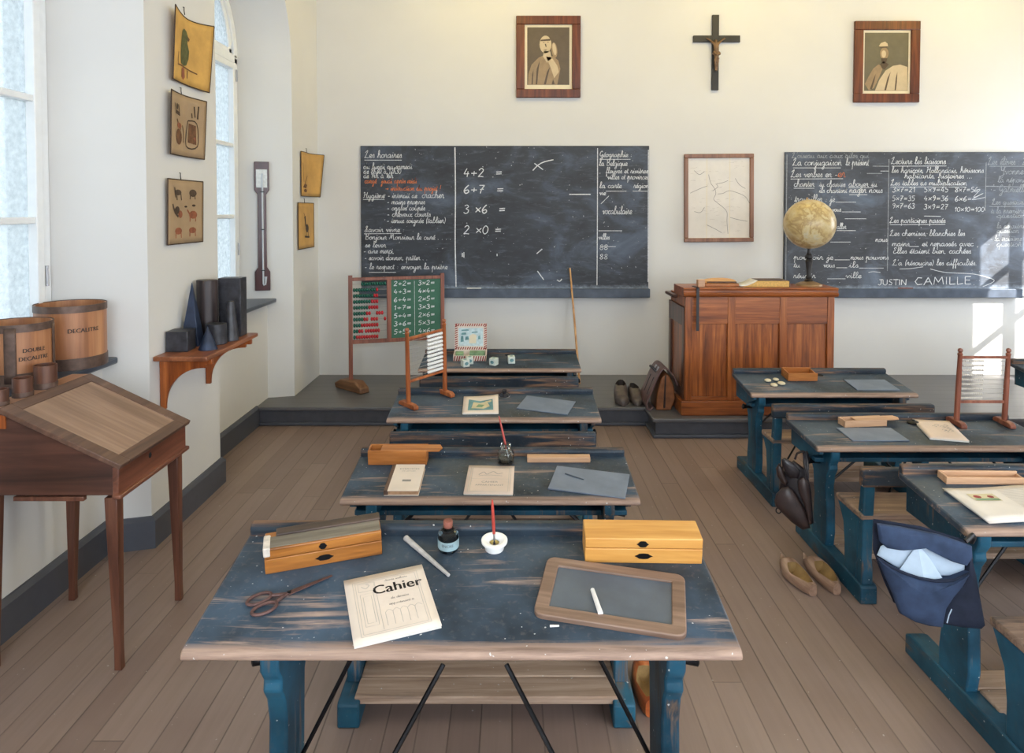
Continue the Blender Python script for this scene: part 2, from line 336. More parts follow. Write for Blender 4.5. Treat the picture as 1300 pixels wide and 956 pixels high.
# ------------------------------------------------------------------ mesh builder
class MB:
    def __init__(s):
        s.bm = bmesh.new(); s.mi = 0; s.T = Matrix.Identity(4)
    def v(s, p): return s.bm.verts.new(s.T @ Vector(p))
    def f(s, vs):
        try:
            q = s.bm.faces.new(vs); q.material_index = s.mi; return q
        except ValueError: return None
    def box(s, x0, x1, y0, y1, z0, z1):
        P = [s.v((x, y, z)) for z in (z0, z1) for y in (y0, y1) for x in (x0, x1)]
        for q in ((0, 2, 3, 1), (4, 5, 7, 6), (0, 1, 5, 4), (2, 6, 7, 3), (0, 4, 6, 2), (1, 3, 7, 5)): s.f([P[i] for i in q])
        return s
    def prism(s, pts, a0, a1, axis='x', ):
        """closed outline extruded along an axis; pts are the two other coordinates in xyz order"""
        def P(p, a): return {'x': (a, p[0], p[1]), 'y': (p[0], a, p[1]), 'z': (p[0], p[1], a)}[axis]
        A = [s.v(P(p, a0)) for p in pts]; B = [s.v(P(p, a1)) for p in pts]; n = len(pts)
        s.f(A); s.f(B[::-1])
        for i in range(n): s.f([A[i], B[i], B[(i+1) % n], A[(i+1) % n]])
        return s
    def rings(s, R, cap=True, closed=True):
        V = [[s.v(p) for p in r] for r in R]; n = len(R[0])
        for a, b in zip(V, V[1:]):
            for i in range(n if closed else n-1): s.f([a[i], a[(i+1) % n], b[(i+1) % n], b[i]])
        if cap: s.f(V[0][::-1]); s.f(V[-1])
        return V
    def lathe(s, prof, c=(0, 0, 0), n=28, cap=True):
        R = [[(c[0]+r*math.cos(2*PI*i/n), c[1]+r*math.sin(2*PI*i/n), c[2]+z) for i in range(n)] for r, z in prof]
        s.rings(R, cap); return s
    def tube(s, pts, r, n=8, cap=True):
        pts = [Vector(p) for p in pts]; R = []
        rr = r if isinstance(r, (list, tuple)) else [r]*len(pts)
        up = None
        for i, p in enumerate(pts):
            d = (pts[min(i+1, len(pts)-1)]-pts[max(i-1, 0)]).normalized()
            if up is None: up = Vector((0, 0, 1)) if abs(d.z) < .9 else Vector((1, 0, 0))
            a = d.cross(up).normalized(); b = a.cross(d).normalized(); up = b
            R.append([tuple(p+rr[i]*(math.cos(2*PI*k/n)*a+math.sin(2*PI*k/n)*b)) for k in range(n)])
        s.rings(R, cap); return s
    def ball(s, c, r, n=12, sc=(1, 1, 1)):
        k = n//2+1
        R = [[(c[0]+sc[0]*r*math.sin(PI*j/k)*math.cos(2*PI*i/n), c[1]+sc[1]*r*math.sin(PI*j/k)*math.sin(2*PI*i/n), c[2]-sc[2]*r*math.cos(PI*j/k)) for i in range(n)] for j in range(1, k)]
        V = s.rings(R, False)
        a = s.v((c[0], c[1], c[2]-sc[2]*r)); b = s.v((c[0], c[1], c[2]+sc[2]*r))
        for i in range(n): s.f([V[0][(i+1) % n], V[0][i], a]); s.f([V[-1][i], V[-1][(i+1) % n], b])
        return s
    def grid(s, fn, nu, nv):
        V = [[s.v(fn(i/nu, j/nv)) for i in range(nu+1)] for j in range(nv+1)]
        for j in range(nv):
            for i in range(nu): s.f([V[j][i], V[j][i+1], V[j+1][i+1], V[j+1][i]])
        return s
    def poly(s, pts, fn):
        s.f([s.v(fn(*p)) for p in pts]); return s
    def ribbon(s, pts, w, fn):
        """flat strip of width w along a 2D polyline, mapped by fn(x, y) into space"""
        n = len(pts)
        if n < 2: return s
        L = []
        for i, p in enumerate(pts):
            a = pts[max(i-1, 0)]; b = pts[min(i+1, n-1)]
            dx, dy = b[0]-a[0], b[1]-a[1]; d = math.hypot(dx, dy) or 1
            nx, ny = -dy/d*w/2, dx/d*w/2
            L.append((s.v(fn(p[0]+nx, p[1]+ny)), s.v(fn(p[0]-nx, p[1]-ny))))
        for (a, b), (c, d) in zip(L, L[1:]): s.f([a, b, d, c])
        return s
    def build(s, name, mat, parent=None, bevel=0, seg=2, smooth=True, angle=40, solid=0, normals=True, subd=0):
        if normals: bmesh.ops.recalc_face_normals(s.bm, faces=s.bm.faces)
        me = bpy.data.meshes.new(name); s.bm.to_mesh(me); s.bm.free()
        for m in (mat if isinstance(mat, (list, tuple)) else [mat]): me.materials.append(M[m])
        if smooth:
            me.polygons.foreach_set('use_smooth', [True]*len(me.polygons))
            me.set_sharp_from_angle(angle=math.radians(angle))
        o = bpy.data.objects.new(name, me); COL.objects.link(o)
        if parent: o.parent = parent
        if solid:
            m = o.modifiers.new('thick', 'SOLIDIFY'); m.thickness = solid; m.offset = 0
        if bevel:
            m = o.modifiers.new('edge', 'BEVEL'); m.width = bevel; m.segments = seg; m.limit_method = 'ANGLE'; m.angle_limit = math.radians(42)
        if subd:
            m = o.modifiers.new('smooth', 'SUBSURF'); m.levels = subd; m.render_levels = subd
        return o

def tag(o, label, cat, group=None):
    o['label'] = label; o['category'] = cat
    if group: o['group'] = group
    return o
def thing(name, label, cat, loc=(0, 0, 0), rz=0, group=None, mat=None):
    o = bpy.data.objects.new(name, None); COL.objects.link(o); o.empty_display_size = .05
    if mat is None:
        o.location = loc; o.rotation_euler = (0, 0, rz)
    else:
        o.location = mat.to_translation(); o.rotation_euler = mat.to_euler()
    return tag(o, label, cat, group)
def struct(o):
    o['kind'] = 'structure'; return o

# ------------------------------------------------------------------ handwriting
G = {
'a': (1.1, [[(.8, .85), (.5, 1), (.15, .7), (.1, .3), (.35, 0), (.7, .3), (.8, .9), (.8, .3), (.95, 0), (1.15, .15)]]),
'b': (1.0, [[(0, .1), (.4, 1.2), (.5, 2), (.35, 2.3), (.22, 1.9), (.2, .3), (.4, 0), (.75, .2), (.8, .8), (.65, .95), (1., .85)]]),
'c': (.8, [[(.75, .8), (.5, 1), (.15, .75), (.1, .3), (.4, 0), (.85, .2)]]),
'd': (1.1, [[(.8, .85), (.5, 1), (.15, .7), (.1, .3), (.35, 0), (.7, .3), (.84, 1), (.88, 2.1)], [(.88, 2.1), (.83, .4), (.95, 0), (1.15, .15)]]),
'e': (.8, [[(0, .2), (.5, .45), (.7, .8), (.45, 1), (.15, .7), (.15, .25), (.45, 0), (.85, .2)]]),
'f': (.65, [[(0, .1), (.4, 1.2), (.55, 2.1), (.4, 2.3), (.3, 1.9), (.25, -.8), (.35, -1.2), (.45, -.8), (.3, 0), (.7, .15)]]),
'g': (1.05, [[(.8, .85), (.5, 1), (.15, .7), (.1, .3), (.35, .05), (.7, .3), (.8, .95), (.8, -.8), (.55, -1.2), (.35, -.9), (.8, -.1), (1.1, .15)]]),
'h': (1.05, [[(0, .1), (.4, 1.2), (.5, 2), (.35, 2.3), (.22, 1.9), (.2, 0)], [(.2, .5), (.5, 1), (.75, .8), (.75, .2), (.9, 0), (1.1, .15)]]),
'i': (.6, [[(0, .1), (.28, .95), (.3, .2), (.45, 0), (.65, .15)], [(.32, 1.4), (.36, 1.6)]]),
'j': (.6, [[(0, .1), (.35, .95), (.35, -.8), (.15, -1.2), (0, -.9), (.4, -.1), (.65, .15)], [(.35, 1.4), (.39, 1.6)]]),
'k': (.9, [[(0, .1), (.4, 1.2), (.5, 2), (.35, 2.3), (.22, 1.9), (.2, 0)], [(.2, .5), (.6, .95), (.62, .7), (.3, .5), (.7, 0), (.95, .15)]]),
'l': (.6, [[(0, .1), (.42, 1.2), (.5, 2), (.35, 2.3), (.22, 1.9), (.22, .3), (.4, 0), (.65, .15)]]),
'm': (1.4, [[(0, .1), (.15, .95), (.2, .8), (.2, 0)], [(.2, .5), (.45, 1), (.65, .85), (.65, 0)], [(.65, .5), (.9, 1), (1.1, .85), (1.1, .2), (1.25, 0), (1.45, .15)]]),
'n': (1.0, [[(0, .1), (.15, .95), (.2, .8), (.2, 0)], [(.2, .5), (.45, 1), (.68, .85), (.68, .2), (.83, 0), (1.05, .15)]]),
'o': (.95, [[(.5, 1), (.15, .75), (.1, .3), (.4, 0), (.75, .3), (.75, .75), (.5, 1), (.7, .85), (1., .9)]]),
'p': (1.05, [[(0, .1), (.25, 1.3), (.25, -1.2)], [(.25, .5), (.55, 1), (.75, .8), (.75, .2), (.9, 0), (1.1, .15)]]),
'q': (1.0, [[(.8, .85), (.5, 1), (.15, .7), (.1, .3), (.35, .05), (.7, .3), (.8, .95), (.8, -1.2)], [(.8, -.2), (1.05, .15)]]),
'r': (.8, [[(0, .1), (.2, 1), (.3, 1.1), (.5, .9), (.5, .3), (.65, 0), (.85, .15)]]),
's': (.7, [[(0, .1), (.4, 1.05), (.55, .6), (.5, .1), (.25, 0)], [(.5, .1), (.75, .15)]]),
't': (.6, [[(0, .1), (.3, 1), (.32, 1.7), (.3, .3), (.45, 0), (.65, .15)], [(.05, 1.15), (.6, 1.2)]]),
'u': (1.1, [[(0, .1), (.22, .95), (.25, .25), (.45, 0), (.7, .3), (.8, .95), (.8, .25), (.95, 0), (1.15, .15)]]),
'v': (.9, [[(0, .6), (.2, .95), (.42, 0), (.75, .9), (.95, .85)]]),
'x': (.9, [[(.05, .9), (.35, .75), (.35, .25), (.05, .05)], [(.8, 1), (.5, .7), (.45, .2), (.7, 0), (.95, .15)]]),
'y': (1.05, [[(0, .1), (.22, .95), (.25, .35), (.45, .05), (.7, .3), (.8, .95), (.8, -.8), (.5, -1.2), (.35, -.9), (.8, -.1), (1.1, .15)]]),
'z': (.8, [[(.1, .9), (.65, .95), (.1, .05), (.8, .1)]]),
'A': (1.5, [[(.05, 0), (.6, 1.2), (.8, 2.1), (.95, .8), (1.2, 0), (1.5, .15)], [(.3, .8), (1.1, .85)]]),
'B': (1.3, [[(.3, 2.1), (.25, 0)], [(0, 1.8), (.5, 2.2), (1, 1.9), (.8, 1.3), (.4, 1.15), (1, .9), (1.1, .35), (.7, 0), (.2, .1)]]),
'C': (1.3, [[(1.1, 1.8), (.8, 2.15), (.35, 1.7), (.15, .8), (.5, 0), (1.2, .3)]]),
'E': (1.2, [[(1.0, 1.9), (.6, 2.15), (.3, 1.75), (.7, 1.2), (.25, .8), (.3, .15), (.7, 0), (1.15, .3)]]),
'G': (1.35, [[(1.0, 1.8), (.7, 2.15), (.3, 1.6), (.25, .7), (.7, .3), (1.05, 1.0), (1.05, -.6), (.6, -1.1), (.4, -.8), (1.3, .15)]]),
'H': (1.5, [[(.1, 1.8), (.4, 2.1), (.3, .4), (.05, .05)], [(1.2, 2.1), (1.1, .3), (1.3, 0), (1.5, .15)], [(.2, 1.0), (.7, 1.2), (1.15, 1.05)]]),
'J': (1.0, [[(.2, 1.9), (.8, 2.1), (.7, -.7), (.35, -1.1), (.2, -.7), (1, .15)]]),
'L': (1.3, [[(.1, 1.5), (.45, 2.0), (.7, 2.2), (.65, 1.7), (.35, .7), (.15, .15), (.02, .1), (.15, 0), (.5, .15), (.9, -.02), (1.3, .2)]]),
'M': (1.8, [[(0, .05), (.35, 1.2), (.45, 2.1), (.6, .3)], [(.6, .3), (1.1, 2.1), (1.3, .2), (1.5, 0), (1.8, .15)]]),
'S': (1.2, [[(.1, .2), (.6, 1.1), (.85, 2), (.6, 2.2), (.45, 1.7), (.8, .8), (.6, .1), (.2, 0)], [(.7, .1), (1.2, .2)]]),
'T': (1.2, [[(.1, 1.8), (.5, 2.15), (1.2, 2.1)], [(.75, 2.1), (.65, .5), (.4, 0), (.1, .15)]]),
'V': (1.3, [[(.1, 1.8), (.35, 2.1), (.6, 0), (1.1, 2.1)]]),
'Y': (1.3, [[(.1, 1.9), (.3, 2.1), (.4, 1.2), (.8, 1.1), (1.1, 2.1)], [(1.1, 2.1), (.95, -.6), (.55, -1.1), (.4, -.7), (1.3, .15)]]),
'0': (.95, [[(.45, 1.9), (.12, 1.3), (.15, .4), (.45, 0), (.78, .5), (.78, 1.4), (.45, 1.9)]]),
'1': (.6, [[(.1, 1.3), (.4, 1.9)], [(.4, 1.9), (.38, 0)]]),
'2': (.95, [[(.12, 1.5), (.45, 1.9), (.75, 1.5), (.5, .8), (.1, .05), (.35, .12), (.85, .02)]]),
'3': (.9, [[(.12, 1.7), (.45, 1.9), (.7, 1.5), (.35, 1.05)], [(.35, 1.05), (.75, .7), (.65, .15), (.3, 0), (.08, .25)]]),
'4': (1.0, [[(.45, 1.9), (.1, .65)], [(.1, .65), (.85, .7)], [(.65, 1.2), (.6, 0)]]),
'5': (.9, [[(.2, 1.85), (.15, 1.1)], [(.15, 1.1), (.5, 1.15), (.75, .7), (.5, .05), (.1, .1)], [(.2, 1.85), (.75, 1.9)]]),
'6': (.9, [[(.65, 1.9), (.25, 1.2), (.12, .5), (.4, 0), (.75, .35), (.6, .85), (.2, .6)]]),
'7': (.9, [[(.1, 1.8), (.8, 1.85)], [(.8, 1.85), (.45, .9), (.35, 0)], [(.25, .95), (.75, 1.0)]]),
'8': (.9, [[(.45, 1.0), (.15, 1.5), (.45, 1.9), (.7, 1.5), (.45, 1.), (.12, .5), (.42, 0), (.78, .45), (.45, 1.)]]),
'9': (.9, [[(.7, 1.4), (.4, 1.1), (.15, 1.5), (.45, 1.9), (.72, 1.5), (.65, .6), (.4, 0)]]),
'+': (1.1, [[(.15, .8), (.95, .8)], [(.55, 1.3), (.55, .3)]]),
'=': (1.2, [[(.2, 1.05), (1., 1.1)], [(.2, .6), (1., .65)]]),
'*': (1.0, [[(.15, 1.3), (.85, .3)], [(.85, 1.3), (.15, .3)]]),
'-': (.8, [[(.1, .55), (.65, .6)]]), '_': (1.0, [[(-.05, -.05), (1.05, -.02)]]),
'.': (.5, [[(.15, .0), (.28, .08)]]), ',': (.5, [[(.25, .15), (.12, -.25)]]), ':': (.6, [[(.25, .15), (.32, .22)], [(.25, .75), (.32, .82)]]),
'(': (.6, [[(.5, 2.1), (.2, 1.2), (.3, -.3)]]), ')': (.6, [[(.1, 2.1), (.45, 1.2), (.2, -.3)]]),
'!': (.5, [[(.3, 2.0), (.22, .6)], [(.18, .1), (.24, .0)]]), "'": (.35, [[(.25, 2.1), (.12, 1.7)]]), '>': (1.2, [[(.05, .6), (1., .65)], [(.75, .95), (1.05, .65), (.75, .3)]]),
' ': (.75, []),
}
BLOCK = {
'J': (.8, [[(.6, 1), (.6, .25)], [(.6, .25), (.35, 0), (.1, .15)], [(.3, 1), (.85, 1)]]), 'U': (.9, [[(.1, 1), (.12, .2), (.45, 0), (.75, .2), (.78, 1)]]),
'S': (.8, [[(.7, .95), (.3, .95), (.2, .65), (.65, .4), (.55, .05), (.1, .08)]]), 'T': (.85, [[(.05, 1), (.85, 1)], [(.45, 1), (.45, 0)]]),
'I': (.4, [[(.2, 1), (.2, 0)]]), 'N': (1., [[(.1, 0), (.12, 1)], [(.12, 1), (.8, 0)], [(.8, 0), (.85, 1.05)]]), 'C': (.95, [[(.8, .9), (.4, 1), (.1, .5), (.35, .02), (.85, .1)]]),
'A': (1., [[(.05, 0), (.5, 1)], [(.5, 1), (.9, 0)], [(.2, .4), (.75, .4)]]), 'M': (1.2, [[(.1, 0), (.2, 1)], [(.2, 1), (.55, .3)], [(.55, .3), (.95, 1)], [(.95, 1), (1.1, 0)]]),
'L': (.8, [[(.15, 1), (.15, 0)], [(.15, 0), (.75, .05)]]), 'E': (.85, [[(.15, 1), (.15, 0)], [(.15, 1), (.75, 1)], [(.15, .52), (.65, .52)], [(.15, 0), (.78, 0)]]),
' ': (.6, []),
}
ACC = {'é': ('e', 'ac'), 'è': ('e', 'gr'), 'ê': ('e', 'ci'), 'à': ('a', 'gr'), 'ù': ('u', 'gr'), 'É': ('E', 'ac')}
MARK = {'ac': [(.35, 1.25), (.7, 1.65)], 'gr': [(.2, 1.65), (.5, 1.25)], 'ci': [(.15, 1.25), (.42, 1.6), (.7, 1.25)]}
def spline(p, n=4):
    if len(p) < 3: return p
    out = []
    for i in range(len(p)-1):
        a, b, c, d = p[max(i-1, 0)], p[i], p[i+1], p[min(i+2, len(p)-1)]
        for k in range(n):
            t = k/n
            out.append(tuple(.5*((2*b[j])+(-a[j]+c[j])*t+(2*a[j]-5*b[j]+4*c[j]-d[j])*t*t+(-a[j]+3*b[j]-3*c[j]+d[j])*t**3) for j in (0, 1)))
    out.append(p[-1]); return out
def strokes(text, font=G):
    x, out = 0, []
    for ch in text:
        mark = None
        if ch in ACC: ch, mark = ACC[ch]
        w, ss = font.get(ch, (.7, []))
        for s in ss: out.append([(x+p[0], p[1]) for p in s])
        if mark: out.append([(x+p[0], p[1]) for p in MARK[mark]])
        x += w
    return x, out
def write(mb, fn, text, x0, x1, y, h, w, slant=.12, font=G, rise=0, smooth=3):
    """handwritten line between x0 and x1 with its baseline at height y (y up), x-height h"""
    L, ss = strokes(text, font)
    k = (x1-x0)/max(L, .01)
    for s in ss:
        q = [(x0+k*p[0]+slant*p[1]*h, y+h*p[1]+rise*(p[0]/L)+random.uniform(-.03, .03)*h) for p in s]
        mb.ribbon(spline(q, smooth) if font is G else q, w*random.uniform(.8, 1.15), fn)
def type2d(text, size):
    """set type from the built-in font: returns 2D vertices and faces, centred"""
    cu = bpy.data.curves.new('type', 'FONT'); cu.body = text; cu.size = size; cu.align_x = 'CENTER'; cu.align_y = 'CENTER'; cu.resolution_u = 3
    o = bpy.data.objects.new('type', cu); COL.objects.link(o)
    dg = bpy.context.evaluated_depsgraph_get(); me = bpy.data.meshes.new_from_object(o.evaluated_get(dg))
    v = [(a.co.x, a.co.y) for a in me.vertices]; f = [tuple(p.vertices) for p in me.polygons]
    bpy.data.objects.remove(o); bpy.data.curves.remove(cu); bpy.data.meshes.remove(me)
    return v, f
def typeset(mb, text, size, fn, ox=0, oy=0, sx=1, bold=0):
    v, f = type2d(text, size)
    for b in ((0,) if not bold else (-bold, 0, bold)):
        V = [mb.v(fn(ox+p[0]*sx+b, oy+p[1])) for p in v]
        for q in f: mb.f([V[i] for i in q])

# ------------------------------------------------------------------ the room
FX, FY, FZ = 5.9, 6.95, 4.4            # right wall, back wall, ceiling
YR = -2.6                              # wall behind the camera
XL, XO, XW = -1.9, -2.5, -2.35         # left wall face, outer face, window plane
NICHES = [2.90, 5.36]; NH = .79; SPR = 3.05
def nh(x): return NH-.3*(XL-x)
b = MB(); b.box(-3.2, 6.6, YR-.6, 7.6, -.12, 0); struct(b.build('floor', 'floor', smooth=False))
b = MB(); b.box(-2.6, 6.3, YR-.3, 7.3, FZ, FZ+.15); struct(b.build('ceiling', 'ceiling', smooth=False))
b = MB(); b.box(-2.5, 6.2, FY, FY+.25, 0, FZ); struct(b.build('wall_back', 'wall', smooth=False))
b = MB()
edges = [YR-.3]
for c in NICHES: edges += [c-NH, c+NH]
edges.append(FY+.1)
d = NH-nh(XO)
for i in range(0, len(edges), 2):
    y0, y1 = edges[i], edges[i+1]
    b.prism([(XL, y0), (XL, y1), (XO, y1-(d if i+2 >= len(edges) else -d)*(0 if i+2 >= len(edges) else 1)), (XO, y0-(d if i else 0))], 0, FZ, 'z')
for c in NICHES:
    a, e = nh(-2.11), nh(XO)
    b.prism([(-2.11, c-a), (-2.11, c+a), (XO, c+e), (XO, c-e)], 0, .985, 'z')
    R = []
    for k in range(33):
        t = PI*k/32; yf, zf = c+NH*math.cos(t), SPR+NH*math.sin(t); yb, zb = c+e*math.cos(t), SPR+e*math.sin(t)
        R.append([(XL, yf, zf), (XL, yf, FZ), (XO, yb, FZ), (XO, yb, zb)])
    b.rings(R)
struct(b.build('wall_left', 'wall', angle=25))
def holed(name, y0, y1, holes, at, axis):
    """wall slab with rectangular window openings"""
    m = MB(); cuts = sorted(holes); last = y0
    def bx(a, c, z0, z1):
        if axis == 'x': m.box(at, at+.3, a, c, z0, z1)
        else: m.box(a, c, at-.3, at, z0, z1)
    for a, c, z0, z1 in cuts:
        bx(last, a, 0, FZ); bx(a, c, 0, z0); bx(a, c, z1, FZ); last = c
    bx(last, y1, 0, FZ); return struct(m.build(name, 'wall', smooth=False))
RW = [(5.45, 6.40, 1.0, 2.75), (-1.9, -.5, .9, 2.8)]
BW = [(-1.2, .8, .9, 3.3), (2.4, 4.4, .9, 3.3)]
holed('wall_right', YR, FY, RW, FX, 'x'); holed('wall_rear', -2.5, 6.2, BW, YR, 'y')
# plain windows of the right-hand and rear walls
wn = 3
for (a, c, z0, z1), ax in [(h, 'x') for h in RW]+[(h, 'y') for h in BW]:
    m = MB(); n = 2 if c-a < 1 else 4
    def fb(p, q, u, v, mm=m, dd=.03):
        if ax == 'x': mm.box(FX+.12-dd, FX+.12+dd, p, q, u, v)
        else: mm.box(p, q, YR-.15-dd, YR-.15+dd, u, v)
    fb(a, a+.05, z0, z1); fb(c-.05, c, z0, z1); fb(a, c, z0, z0+.06); fb(a, c, z1-.06, z1)
    for k in range(1, n): fb(a+(c-a)*k/n-.035, a+(c-a)*k/n+.035, z0, z1)
    for k in range(1, 3): fb(a, c, z0+(z1-z0)*k/3-.02, z0+(z1-z0)*k/3+.02)
    o = struct(m.build('window_%d' % wn, 'window_white', smooth=False)); wn += 1
    m = MB(); fb(a+.02, c-.02, z0+.02, z1-.02, m, .003); m.build('pane', 'clear', o, smooth=False)
# arched windows of the left wall
for i, c in enumerate(NICHES):
    a = nh(XW); x0, x1 = XW-.035, XW+.035; zb = 1.02; zt = 3.0
    m = MB()
    m.box(x0, x1, c-a, c-a+.06, zb, SPR); m.box(x0, x1, c+a-.06, c+a, zb, SPR); m.box(x0, x1, c-a, c+a, zt, zt+.075)
    R = []
    for k in range(25):
        t = PI*k/24; R.append([(xx, c+r*math.cos(t), SPR+r*math.sin(t)) for xx, r in ((x0, a+.01), (x1, a+.01), (x1, a-.06), (x0, a-.06))])
    m.rings(R)
    R = []
    for k in range(25):
        t = PI*k/24; R.append([(xx, c+r*math.cos(t), SPR+.02+r*math.sin(t)) for xx, r in ((x0+.01, a-.06), (x1-.02, a-.06), (x1-.02, a-.115), (x0+.01, a-.115))])
    m.rings(R); m.box(x0+.01, x1-.02, c-a+.06, c+a-.06, zt+.075, zt+.12); m.box(x0+.01, x1-.02, c-.035, c+.035, zt+.1, SPR+a-.08)
    m.box(x0, x1, c-.02, c+.02, zb, zt)
    w = struct(m.build('window_%d' % (i+1), 'window_white', bevel=.006))
    for sgn in (-1, 1):
        y0, y1 = (c-a+.06, c-.02) if sgn < 0 else (c+.02, c+a-.06)
        m = MB(); xa, xb = x0+.012, x1+.012
        m.box(xa, xb, y0+.003, y0+.055, zb+.02, zt-.005); m.box(xa, xb, y1-.055, y1-.003, zb+.02, zt-.005)
        m.box(xa, xb, y0+.05, y1-.05, zb+.02, zb+.10); m.box(xa, xb, y0+.05, y1-.05, zt-.055, zt-.005)
        for zm in (1.725, 2.315): m.box(xa+.01, xb-.008, y0+.05, y1-.05, zm-.017, zm+.017)
        s = m.build('casement', 'window_white', w, bevel=.005)
        for z0, z1 in ((zb+.09, 1.715), (1.735, 2.305), (2.325, zt-.05)):
            m = MB(); m.box(XW-.004, XW+.002, y0+.045, y1-.045, z0, z1); m.build('pane', 'pane', s, smooth=False)
        for zz in (1.45, 2.9):
            yy = y0+.002 if sgn < 0 else y1+.004
            m = MB(); m.tube([(x1+.016, yy, zz-.05), (x1+.016, yy, zz+.05)], .008, 8); m.build('hinge', 'wire', s)
        pts = [(c+sgn*.035, zt+.12)]+[(c+sgn*(a-.11)*math.cos(t*PI/2/10), SPR+.02+(a-.11)*math.sin(t*PI/2/10)) for t in range(0, 10)]+[(c+sgn*.035, SPR+a-.10)]
        m = MB(); m.prism(pts, XW-.004, XW+.002, 'x'); m.build('pane', 'pane', w, smooth=False)
    m = MB(); e = nh(-2.09)
    m.prism([(XW-.05, c-a), (-2.10, c-e), (-2.03, c-e+.0), (-2.03, c+e-.0), (-2.10, c+e), (XW-.05, c+a)], .986, 1.02, 'z')
    o = struct(m.build('trim_%d' % (i+1), 'slate_sill', bevel=.008))
# skirting
def strip(path, h, t):
    m = MB()
    P = [Vector((p[0], p[1], 0)) for p in path]; off = []
    for i, p in enumerate(P):
        n = Vector((0, 0, 0))
        for a, c in ((i-1, i), (i, i+1)):
            if 0 <= a and c < len(P):
                d = (P[c]-P[a]).normalized(); n += Vector((d.y, -d.x, 0))
        n.normalize()
        k = 1
        if 0 < i < len(P)-1:
            d = (P[i+1]-P[i]).normalized(); k = 1/max(.4, n.dot(Vector((d.y, -d.x, 0))))
        off.append(p+n*t*k)
    R = [[(p.x, p.y, 0), (p.x, p.y, h), (p.x+(q.x-p.x)*.4, p.y+(q.y-p.y)*.4, h), (q.x, q.y, h-.02), (q.x, q.y, 0)] for p, q in zip(P, off)]
    m.rings(R); return m
path = [(XL, YR)]
for c in NICHES:
    a = nh(-2.11); path += [(XL, c-NH), (-2.11, c-a), (-2.11, c+a), (XL, c+NH)]
path = path[:-2]+[(-2.11, 5.80)]
struct(strip(path, .165, .028).build('baseboard_left', 'skirting', smooth=False))
# teacher's platform in two steps of the same height
PZ = .156
m = MB()
m.box(-2.22, FX, 5.815, FY, 0, PZ-.002); m.box(1.125, FX, 5.50, 5.83, 0, PZ-.002)
o = struct(m.build('trim_3', 'riser', smooth=False))
m = MB()
m.prism([(-2.115, 5.785), (1.095, 5.785), (1.095, 5.463), (FX, 5.463), (FX, FY), (-1.9, FY), (-1.9, 6.155), (-2.19, 6.07), (-2.105, 5.9)], PZ-.03, PZ, 'z')
struct(m.build('trim_4', 'platform', bevel=.008))
m = MB()
m.box(-2.1, 1.11, 5.788, 5.82, 0, .028); m.box(1.1, 1.13, 5.47, 5.82, 0, .028); m.box(1.1, FX, 5.468, 5.5, 0, .028)
struct(m.build('trim_5', 'skirting', bevel=.008))

